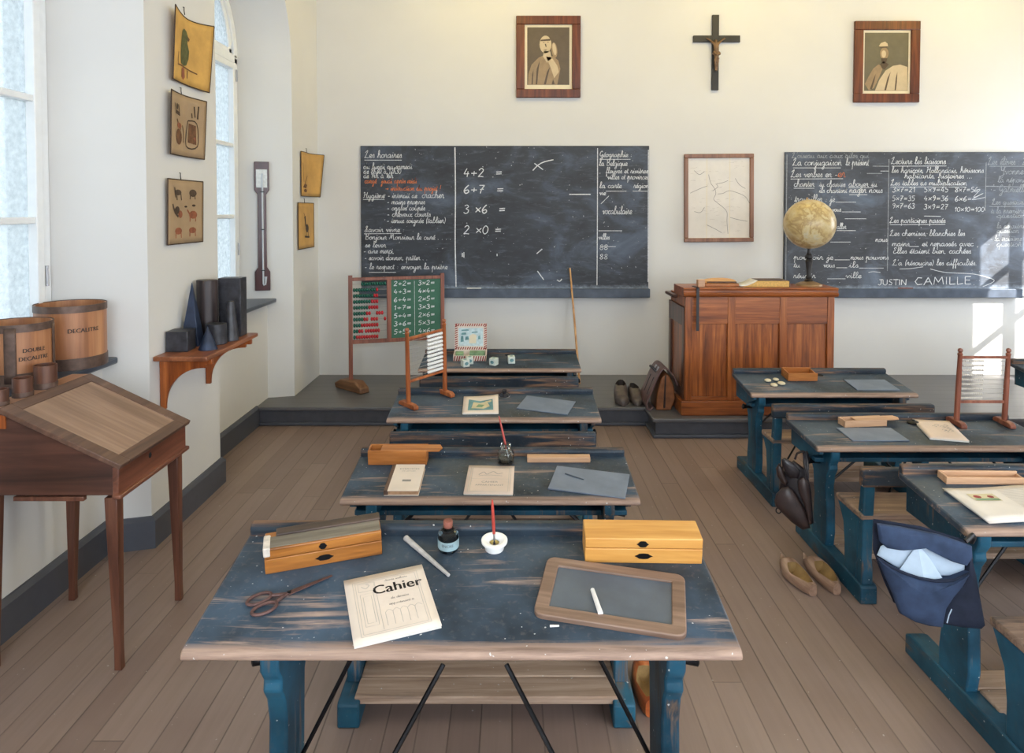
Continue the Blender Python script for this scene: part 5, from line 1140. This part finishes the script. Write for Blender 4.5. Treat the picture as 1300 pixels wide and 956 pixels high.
# pencil boxes
pencil_box('orange pencil box with its lid slid open, left on the second desk', D2.at(-.545, .295, 0, .001), .258, .072, .066, 'box_orange', .055, 'box_orange')
pencil_box('pale pencil box with its lid drawn out, on the middle right desk', R3.at(-.348, .268, .10, .001), .235, .068, .036, 'box_pale', .07, 'box_pale')
pencil_box('shallow wooden pen tray along the back of the nearest right desk', R2.at(-.475, .318, -.02, .001), .30, .062, .028, 'box_pale', None)
pencil_box('small open reddish box on the narrower desk before the teacher desk', R4.at(-.205, .235, .0, .001), .195, .125, .052, 'box_orange', None)
m = MB(); m.box(0, .28, 0, .036, 0, .024); o = m.build('wooden_ruler_block', 'box_pale', None, bevel=.002); mm = D2.at(.155, .318, 0, .0005); o.location = mm.to_translation(); o.rotation_euler = mm.to_euler(); tag(o, 'short thick wooden ruler at the back of the second desk', 'ruler')
for lab, u, v, s in (('front left of the four pale counters', -.335, .135, 1), ('front right of the four pale counters, beside the stone nearest the edge', -.275, .165, 1.05), ('back left of the four pale counters', -.345, .22, .95), ('back right of the four pale counters, closest to the small open box', -.285, .238, .85)):
    m = MB(); m.ball((0, 0, .011), .024*s, 12, (1, .8, .45)); o = m.build('counter', 'stone', angle=80); mm = R4.at(u, v, random.uniform(-1, 1), .0005); o.location = mm.to_translation(); o.rotation_euler = mm.to_euler(); tag(o, lab, 'counter', 'pale counters')
# inkwells and pens
t = thing('ink_bottle', 'round blue-grey ink bottle with a paper label and brown cork on the nearest desk', 'ink bottle', mat=D1.at(-.062, .372, 0, .001))
m = MB(); m.lathe([(.001, 0), (.027, 0), (.029, .004), (.029, .042), (.027, .05), (.018, .056), (.0145, .060), (.0145, .068), (.001, .068)], n=28, cap=False); m.build('bottle', 'glass_dark', t)
m = MB(); m.lathe([(.0294, .010), (.0296, .010), (.0296, .036), (.0294, .036)], n=28, cap=False); m.build('label', 'label_blue', t)
m = MB(); fn = on_cyl(.0298, 0, 0, 0, 0); typeset(m, 'ENCRE', .011, fn, 0, .025); m.build('label_lettering', 'print_dark', t, smooth=False, normals=False)
m = MB(); m.lathe([(.017, .055), (.018, .059), (.016, .061)], n=24); m.build('collar', 'iron', t)
m = MB(); m.lathe([(.012, .066), (.0135, .083), (.012, .086)], n=18); m.build('cork', 'cork', t)
t = thing('porcelain_inkwell', 'white porcelain inkwell sunk in the nearest desk', 'inkwell', mat=D1.at(.066, .372, 0, .001))
m = MB(); m.lathe([(.001, 0), (.026, 0), (.030, .018), (.0365, .022), (.0365, .027), (.030, .0285), (.024, .026), (.015, .021), (.013, .012), (.001, .010)], n=32, cap=False); m.build('well', 'porcelain', t)
m = MB(); m.lathe([(.0135, .0185), (.001, .0186)], n=20, cap=False); m.build('ink_surface', 'ink', t)
def pen(label, M_, tip, end):
    a, b = Vector(tip), Vector(end); t = thing('dip_pen', label, 'pen', mat=M_)
    m = MB(); m.tube([a.lerp(b, .22), a.lerp(b, .5), a.lerp(b, .9), b], [.0042, .0048, .0036, .002], 8); m.build('holder', 'pen_red', t)
    m = MB(); m.tube([a, a.lerp(b, .1), a.lerp(b, .23)], [.0012, .003, .0036], 8); m.build('nib', 'wire', t)
pen('red dip pen standing upright in the white porcelain inkwell', D1.at(.066, .372, 0, 0, True), (0, .004, .014), (-.006, -.008, .142))
t = thing('glass_inkwell', 'bulky clear glass inkwell on the second desk', 'inkwell', mat=D2.at(.06, .320, 0, .001))
m = MB(); m.lathe([(.001, 0), (.034, 0), (.037, .004), (.037, .046), (.033, .054), (.020, .062), (.017, .068), (.022, .074), (.022, .088), (.018, .09), (.013, .088), (.013, .066), (.028, .052), (.031, .044), (.031, .01), (.001, .008)], n=30, cap=False); m.build('bottle', 'glass', t)
m = MB(); m.lathe([(.001, .0085), (.0305, .0105), (.0305, .024), (.001, .0242)], n=24, cap=False); m.build('ink', 'ink', t)
pen('red dip pen leaning out of the clear glass inkwell', D2.at(.06, .320, 0, 0, True), (.012, -.004, .026), (-.03, .012, .205))
t = thing('glass_inkwell', 'squat dark glass inkwell at the back of the third desk of the left row', 'inkwell', mat=D3.at(.055, .340, 0, .001))
m = MB(); m.lathe([(.001, 0), (.03, 0), (.032, .006), (.026, .018), (.013, .024), (.012, .034), (.015, .038), (.001, .04)], n=24, cap=False); m.build('bottle', 'ink', t)
m = MB(); m.lathe([(.028, .0), (.034, .0), (.035, .003), (.028, .004)], n=24, cap=False); m.build('rim', 'wire', t)
t = thing('inkwell_lid', 'black inkwell lid behind the sketch booklet on the middle right desk', 'inkwell', mat=R3.at(.05, .335, 0, .001))
m = MB(); m.lathe([(.001, 0), (.03, 0), (.032, .006), (.022, .012), (.008, .014), (.006, .02), (.001, .021)], n=20, cap=False); m.build('lid', 'iron', t)
# picture-cube box and cubes on the farthest left desk
t = thing('picture_cube_box', 'open box with a red and white striped border and a blue picture in its lid', 'toy box', mat=D4.at(-.355, .20, 0, .001))
m = MB(); bw, bd, bh2 = .25, .17, .042; e = .005
m.box(0, bw, 0, bd, 0, e); m.box(0, bw, 0, e, 0, bh2); m.box(0, bw, bd-e, bd, 0, bh2); m.box(0, e, 0, bd, 0, bh2); m.box(bw-e, bw, 0, bd, 0, bh2); tr = m.build('tray', 'paper', t)
def stripes(par, w, h0, h1, vert, fn):
    m = MB(); n = int(w/.017)
    for k in range(n):
        a = .003+k*w/n
        P = [(a, h0), (a+.009, h0), (a+.018, h1), (a+.009, h1)]
        m.poly([(min(q[0], w), q[1]) if not vert else (q[1], min(q[0], w)) for q in P], fn)
    m.build('striped_border', 'print_red', par, smooth=False, normals=False)
stripes(tr, bw, .002, bh2-.002, False, lambda a, b: (a, -.001, b))
m = MB(); m.box(0, bw, -.004, 0, 0, .205); ld = m.build('lid', 'paper', t); ld.location = (0, bd+.004, .040); ld.rotation_euler = (-.12, 0, 0)
f2 = lambda a, b: (a, -.005, b)
stripes(ld, bw, .001, .022, False, f2); stripes(ld, bw, .183, .204, False, f2); stripes(ld, .205, .001, .022, True, f2); stripes(ld, .205, bw-.022, bw-.001, True, f2)
m = MB(); m.poly([(.03, .03), (bw-.03, .03), (bw-.03, .17), (.03, .17)], f2); m.build('picture', 'print_sky', ld, smooth=False, normals=False)
f3 = lambda a, b: (a, -.0058, b)
m = MB()
for q in ((.045, .06, .025, .05), (.08, .075, .03, .03), (.05, .115, .04, .02), (.05, .145, .06, .014), (.13, .13, .05, .012), (.18, .08, .02, .03)): m.poly([(q[0], q[1]), (q[0]+q[2], q[1]+.004), (q[0]+q[2]-.004, q[1]+q[3]), (q[0]+.003, q[1]+q[3]-.003)], f3)
m.build('picture', 'print_blue', ld, smooth=False, normals=False)
m = MB(); m.poly([(.11, .05), (.165, .05), (.17, .115), (.14, .125), (.115, .11)], f3); m.build('picture', 'mat_board', ld, smooth=False, normals=False)
m = MB(); m.box(.12, .235, .09, .15, .005, .04); m.box(.012, .07, .1, .15, .005, .035); m.build('cube_layer', 'print_green', t)
for lab, u, v, rz in (('picture cube in front of the striped box, nearest the desk edge', -.255, .075, .5), ('picture cube leaning close against the front of the striped box', -.225, .145, .1), ('picture cube between the striped box and the rightmost cube', -.045, .11, -.5), ('rightmost picture cube on the farthest left desk', .085, .16, .12)):
    m = MB(); s = .026; m.box(-s, s, -s, s, 0, 2*s); o = m.build('picture_cube', 'cube_card', None, bevel=.003); mm = D4.at(u, v, rz, .001); o.location = mm.to_translation(); o.rotation_euler = mm.to_euler(); tag(o, lab, 'toy cube', 'picture cubes')
    m = MB(); m.poly(E_(0, .026, .015, .013, 10), lambda a, b: (a, -s-.0005, b)); m.poly(E_(.0, .0, .014, .012, 10), lambda a, b: (a, b, 2*s+.0005)); m.build('cube_picture', 'print_blue', o, smooth=False, normals=False)

# ------------------------------------------------------------------ clogs
def clog(name, label, loc, rz, L, Wd, H, mats, group, side=1, opening=.60, tipup=.02, shoe=False):
    n = 20
    def prof(t):
        if shoe:
            w = Wd/2*(.72+.28*math.sin(PI*min(1, t/.8))) if t < .75 else Wd/2*max(.3, math.cos((t-.75)/.25*PI/2*.8))
            k = min(1, max(0, (t-.30)/.50)); return w, H*(1-.58*k*k*(3-2*k))*(1 if t < .85 else 1-.35*((t-.85)/.15)**2), 0
        w = Wd/2*(.30+.70*math.sin(PI*min(1, (t+.06)/.62)/2)**.8 if t < .50 else max(.16, 1-.84*((t-.50)/.50)**1.5))
        h = H*(.72+.1*t/.45 if t < .45 else .82+.18*math.sin(PI*(t-.45)/.3/2) if t < .72 else max(.42, 1-.95*((t-.72)/.28)**1.6))
        zb = tipup*max(0, (t-.72)/.28)**1.5; return w, h, zb
    m = MB(); R = []
    for k in range(15):
        t = k/14; w, h, zb = prof(t)
        if k == 0: w *= .75
        if k == 14: w *= .55; h = zb+(h)*.75
        cx = side*.012*math.sin(PI*t*.9); r = []
        for j in range(n):
            a = 2*PI*j/n; c, s = math.cos(a), math.sin(a)
            z = zb+(max(h-zb, .01))*(.5+.5*math.copysign(abs(s)**(.75 if s > 0 else .4), s)); r.append((cx+w*math.copysign(abs(c)**.8, c), (t-.5)*L, z))
        R.append(r)
    m.rings(R)
    body = m.build(name, [mats[0], mats[1]], None, angle=50)
    m = MB(); m.mi = 1; R = []
    for k in range(9):
        t = .07+(opening-.07)*k/8+.0; w, h, zb = prof(t); q = .88*math.sin(PI*min(1, (k+.9)/8.9*.5+.0)*1.0)**.40*(1 if k < 6 else 1-.16*(k-5))
        cx = side*.012*math.sin(PI*t*.9); r = []
        for j in range(n):
            a = 2*PI*j/n; c, s = math.cos(a), math.sin(a); r.append((cx+w*q*c, (t-.5)*L, .016+H*.6+H*.6*s if s < 0 else .016+H*.6+H*1.1*s))
        R.append(r)
    m.rings(R); cav = m.build('cavity', [mats[0], mats[1]], None)
    bo = body.modifiers.new('hollow', 'BOOLEAN'); bo.operation = 'DIFFERENCE'; bo.object = cav; bo.solver = 'EXACT'
    dg = bpy.context.evaluated_depsgraph_get(); me = bpy.data.meshes.new_from_object(body.evaluated_get(dg))
    body.modifiers.clear(); body.data = me
    bpy.data.objects.remove(cav)
    me.polygons.foreach_set('use_smooth', [True]*len(me.polygons)); me.set_sharp_from_angle(angle=math.radians(50))
    body.location = loc; body.rotation_euler = (0, 0, rz); return tag(body, label, 'clog', group)
GC = 'wooden clogs'
cm = ('clog', 'clog_in')
clog('clog', 'left one of the pale wooden clogs on the floor beside the right desks', (1.37, 3.355, 0), .10, .30, .105, .075, cm, GC, -1, .60, .03)
clog('clog', 'right one of the pale wooden clogs on the floor, touching distance from the blue sled', (1.482, 3.365, 0), .12, .30, .105, .075, cm, GC, 1, .60, .03)
co = ('clog_orange', 'clog_in')
clog('clog', 'varnished orange clog on the floor under the right end of the nearest desk', (.48, 2.56, 0), .03, .27, .10, .085, co, GC, 1)
clog('clog', 'varnished orange clog on the floor at the right edge of the photo, under the desks', (3.55, 5.10, 0), PI+.9, .27, .10, .085, co, GC, 1)
cs = ('shoe_dark', 'shoe_in')
clog('clog', 'scuffed dark clog at the left of the pair on the edge of the platform', (.932, 5.945, PZ), PI-.05, .27, .118, .165, cs, GC, 1, .46, 0, True)
clog('clog', 'scuffed dark clog next to the leather satchel on the platform', (1.035, 5.95, PZ), PI+.02, .27, .100, .135, cs, GC, -1, .46, 0, True)

# ------------------------------------------------------------------ bags
def pillow(m, pts, y, tf, tb, sc=1, ox=0, oz=0):
    """stuffed panel from an outline in x, z: bulges tf towards -y and tb towards +y around depth y"""
    P = [((a-ox)*sc, (oz-b)*sc) for a, b in pts]; n = len(P)
    cx = sum(p[0] for p in P)/n; cz = sum(p[1] for p in P)/n
    def ring(k, yy): return [(cx+(p[0]-cx)*k, yy, cz+(p[1]-cz)*k) for p in P]
    R = [ring(.05, y-tf), ring(.35, y-tf*.97), ring(.6, y-tf*.88), ring(.8, y-tf*.7), ring(.92, y-tf*.48), ring(.985, y-tf*.28), ring(1, y), ring(.985, y+tb*.3), ring(.9, y+tb*.7), ring(.5, y+tb), ring(.05, y+tb)]
    m.rings(R); return m
S = .0026
t = thing('school_bag', 'blue canvas school bag with pale lining, hung on the nearest right desk', 'school bag', (1.506, 2.325, .700), -.22, 'school bags')
k = dict(sc=S, ox=1232, oz=672)
m = MB(); pillow(m, [(1124, 664), (1180, 668), (1233, 681), (1241, 720), (1252, 780), (1249, 787), (1225, 788), (1168, 783), (1150, 772), (1138, 745), (1124, 705)], .0, .006, .006, **k); m.build('back_panel', 'denim_dark', t, angle=50)
m = MB(); pillow(m, [(1124, 706), (1136, 713), (1150, 718), (1170, 722), (1190, 724), (1212, 722), (1230, 712), (1222, 730), (1212, 745), (1204, 760), (1200, 785), (1185, 785), (1168, 782), (1150, 773), (1140, 745), (1130, 722)], -.055, .04, .03, **k); fp = m.build('front_pocket', 'denim', t, angle=50)
m = MB(); m.tube([((a-1232)*S, -.083+.02*abs(a-1178)/50, (672-b)*S) for a, b in [(1124, 706), (1136, 713), (1150, 718), (1170, 722), (1190, 724), (1212, 722), (1229, 713)]], .005, 8); m.build('piped_rim', 'denim_dark', fp)
m = MB(); m.tube([((a-1232)*S, -.085, (672-b)*S) for a, b in [(1207, 756), (1204, 764), (1202, 774)]], .0018, 5); m.build('seam', 'lining', fp)
m = MB(); pillow(m, [(1228, 712), (1233, 686), (1241, 720), (1252, 782), (1248, 787), (1225, 788), (1200, 786), (1203, 760), (1212, 742)], -.03, .025, .02, **k); m.build('gusset', 'denim_dark', t, angle=50)
m = MB(); pillow(m, [(1126, 706), (1130, 694), (1140, 688), (1172, 680), (1205, 690), (1228, 700), (1228, 714), (1212, 723), (1190, 726), (1150, 720)], -.032, .012, .01, **k); ln = m.build('lining', 'lining', t, angle=50)
m = MB(); V = [((a-1232)*S, y, (672-b)*S) for a, b, y in [(1171, 683, -.05), (1150, 720, -.052), (1176, 724, -.075), (1200, 724, -.055), (1185, 700, -.05)]]; vs = [m.v(q) for q in V]; m.f([vs[0], vs[1], vs[2]]); m.f([vs[0], vs[2], vs[3], vs[4]]); m.build('lining_fold', 'lining', ln, solid=.003, normals=False, smooth=False)
m = MB(); pillow(m, [(1123, 662), (1150, 664), (1200, 670), (1233, 680), (1234, 694), (1228, 705), (1214, 702), (1196, 694), (1182, 685), (1172, 680), (1163, 688), (1148, 693), (1135, 692), (1126, 684)], -.05, .018, .03, **k); m.build('flap', 'denim', t, angle=50)
m = MB(); m.tube([(-.005, -.02, -.02), (.02, -.01, .0), (.035, .02, -.02), (.04, .05, -.05)], .008, 8); m.tube([(.0, -.03, -.03), (.012, -.02, -.08), (.01, -.02, -.12)], .006, 8); m.build('strap', 'strap', t)
S2 = .0039
t = thing('school_bag', 'dark leather school bag hung by its strap on the middle right desk', 'school bag', (1.478, 3.585, .525), -.38, 'school bags')
k = dict(sc=S2, ox=1027, oz=592)
m = MB(); pillow(m, [(1000, 640), (1008, 610), (1018, 600), (1034, 612), (1040, 640), (1043, 680), (1032, 685), (1010, 668)], .0, .03, .02, **k); m.build('bag_body', 'leather_black', t, angle=50)
m = MB(); pillow(m, [(995, 653), (997, 644), (1004, 635), (1012, 632), (1021, 640), (1030, 656), (1037, 672), (1039, 682), (1030, 686), (1016, 678), (1003, 666), (996, 659)], -.045, .025, .025, **k); m.build('front_pocket', 'leather', t, angle=50)
m = MB(); pillow(m, [(1003, 598), (1007, 595), (1018, 601), (1026, 610), (1024, 620), (1014, 621), (1008, 614), (1004, 606)], -.04, .015, .02, **k); m.build('flap', 'leather_black', t, angle=50)
m = MB(); pillow(m, [(996, 612), (1000, 605), (1005, 612), (1008, 622), (1012, 628), (1009, 634), (1003, 630), (998, 622)], -.02, .015, .02, **k); m.build('side_flap', 'leather', t, angle=50)
m = MB(); pillow(m, [(1023, 622), (1030, 616), (1036, 622), (1039, 645), (1041, 676), (1037, 678), (1032, 655), (1024, 636)], -.05, .02, .02, **k); m.build('strap_pad', 'leather', t, angle=50)
m = MB()
for dx in (0, .012): m.tube([(.03+dx*.2, -.05, -.10), (.015+dx, -.03, -.03), (.012+dx, .0, .018), (.018+dx, .03, .0), (.02+dx, .03, -.08)], .007, 6)
m.tube([(-.03, -.02, -.02), (-.02, -.02, .012), (.0, -.01, .020), (.012, .0, .018)], .006, 6); m.build('strap', 'leather_black', t)
m = MB(); m.tube([(-.105+.012*math.cos(a), -.05, -.285+.014*math.sin(a)) for a in [2*PI*j/12 for j in range(13)]], .003, 6, cap=False); m.build('buckle', 'iron', t)
t = thing('leather_satchel', 'brown leather satchel with a hanging flap, leaning on the teacher desk on the platform', 'school bag', (1.108, 5.70, PZ), 0, 'school bags')
m = MB(); R = []
for y, s in ((0, .97), (.02, 1), (.22, 1), (.26, .96)):
    R.append([(.125+(a-.125)*s, y, b*s) for a, b in ((.06, .0), (.185, .0), (.215, .10), (.205, .20), (.165, .285), (.135, .30), (.105, .27), (.065, .12))])
m.rings(R); m.build('bag_body', 'leather_tan', t, bevel=.008, angle=60)
m = MB(); m.prism([(.118, .02), (.13, .285), (.14, .285), (.134, .02)], -.010, .004, 'y'); m.build('gusset_pleat', 'leather', t, bevel=.004)
fl = [(.225, .21), (.205, .27), (.16, .325), (.12, .345), (.085, .31), (.045, .225), (.005, .125), (-.018, .06), (-.012, .015), (.012, .008), (.03, .03)]
fs = spline(fl, 4)
m = MB(); R = [[(a, -.03+.31*v+(.01 if i > len(fs)*.6 else 0)*(1-v), b) for i, (a, b) in enumerate(fs)] for v in (0, .1, .5, .9, 1)]
V = [[m.v(p) for p in r] for r in R]
for a, b in zip(V, V[1:]):
    for i in range(len(a)-1): m.f([a[i], a[i+1], b[i+1], b[i]])
m.build('flap', 'leather_purple', t, solid=.010, angle=60)
m = MB(); m.tube([(.075, .07, .30), (.045, .08, .33), (.035, .12, .335), (.045, .16, .33), (.075, .17, .30)], .011, 8); m.build('handle', 'leather_black', t)
for y in (.075, .16):
    m = MB(); m.box(-.02, .02, -.014, .014, 0, .012); o = m.build('clasp', 'wire', t, bevel=.003); o.location = (.092, y, .318); o.rotation_euler = (0, -1.05, 0)
for y in (.06, .18):
    m = MB(); m.tube([(.055, y, .255), (.025, y, .18), (.0, y, .115)], .008, 6); m.build('strap', 'leather_black', t)

# ------------------------------------------------------------------ light and camera
w = bpy.data.worlds.new('sky'); SC.world = w; w.use_nodes = True; nt = w.node_tree
tc = nt.nodes.new('ShaderNodeTexCoord'); sx = nt.nodes.new('ShaderNodeSeparateXYZ'); cr = nt.nodes.new('ShaderNodeValToRGB')
nt.links.new(tc.outputs['Generated'], sx.inputs[0]); nt.links.new(sx.outputs[2], cr.inputs[0])
cr.color_ramp.elements[0].position = .0; cr.color_ramp.elements[0].color = (.30, .32, .335, 1)
cr.color_ramp.elements[1].position = .75; cr.color_ramp.elements[1].color = (.78, .89, 1, 1)
e = cr.color_ramp.elements.new(.32); e.color = (.42, .455, .485, 1)
bg = nt.nodes['Background']; nt.links.new(cr.outputs[0], bg.inputs[0]); bg.inputs[1].default_value = 4.1
def area(name, loc, rot, sx_, sy_, power, color=(1, 1, 1)):
    l = bpy.data.lights.new(name, 'AREA'); l.shape = 'RECTANGLE'; l.size = sx_; l.size_y = sy_; l.energy = power; l.color = color
    o = bpy.data.objects.new(name, l); COL.objects.link(o); o.location = loc; o.rotation_euler = rot; return o
def portal(name, loc, rot, a, b):
    o = area(name, loc, rot, a, b, 1); o.data.cycles.is_portal = True; return o
for i, c in enumerate(NICHES): portal('window_daylight', (XO-.02, c, 2.4), (0, -PI/2, 0), 2.8, 1.3)
area('rear_window_fill', (-.2, YR-.05, 2.1), (PI/2, 0, 0), 2.0, 2.4, 92, (.80, .89, 1))  # added area lights in the unseen rear openings, brightening the room from behind
area('rear_window_fill', (3.4, YR-.05, 2.1), (PI/2, 0, 0), 2.0, 2.4, 92, (.80, .89, 1))
area('side_window_fill', (FX+.05, -1.2, 1.85), (0, PI/2, 0), 1.9, 1.4, 110, (.84, .91, 1))  # added area lights in the unseen right-hand openings, brightening the room
area('side_window_fill', (FX+.05, 5.92, 1.85), (0, PI/2, 0), 1.7, .9, 32, (.84, .91, 1))
for i, x in enumerate((-.2, 2.2, 4.4)):  # added unseen warm lights that tint the top of the back wall yellow
    l = bpy.data.lights.new('upper_wall_warm_fill', 'POINT'); l.energy = 17; l.color = (1, .76, .22); l.shadow_soft_size = .16
    o = bpy.data.objects.new('upper_wall_warm_fill', l); COL.objects.link(o); o.location = (x, 5.75, 4.1)
s = bpy.data.lights.new('sun', 'SUN'); s.energy = 14; s.angle = math.radians(.6); s.color = (1, .95, .86)
so = bpy.data.objects.new('sun', s); COL.objects.link(so); so.rotation_euler = Vector((-.55, .5, -.45)).to_track_quat('-Z', 'Y').to_euler(); so.location = (9, 0, 6)
cam = bpy.data.cameras.new('camera'); cam.sensor_width = 36; cam.lens = 900/1300*36; cam.shift_y = -(478-296.3)/1300; cam.clip_start = .05
co_ = bpy.data.objects.new('camera', cam); COL.objects.link(co_); co_.location = (0, 0, 1.77); co_.rotation_euler = (math.radians(90-1.8), 0, 0); SC.camera = co_
SC.view_settings.view_transform = 'Standard'; SC.view_settings.look = 'None'; SC.view_settings.gamma = 1; SC.view_settings.use_curve_mapping = False
SC.view_settings.exposure = 0.54
SC.cycles.use_denoising = True; SC.cycles.max_bounces = 8; SC.cycles.diffuse_bounces = 5; SC.cycles.transparent_max_bounces = 12
SC.cycles.sample_clamp_indirect = 6; SC.cycles.caustics_reflective = False; SC.cycles.caustics_refractive = False
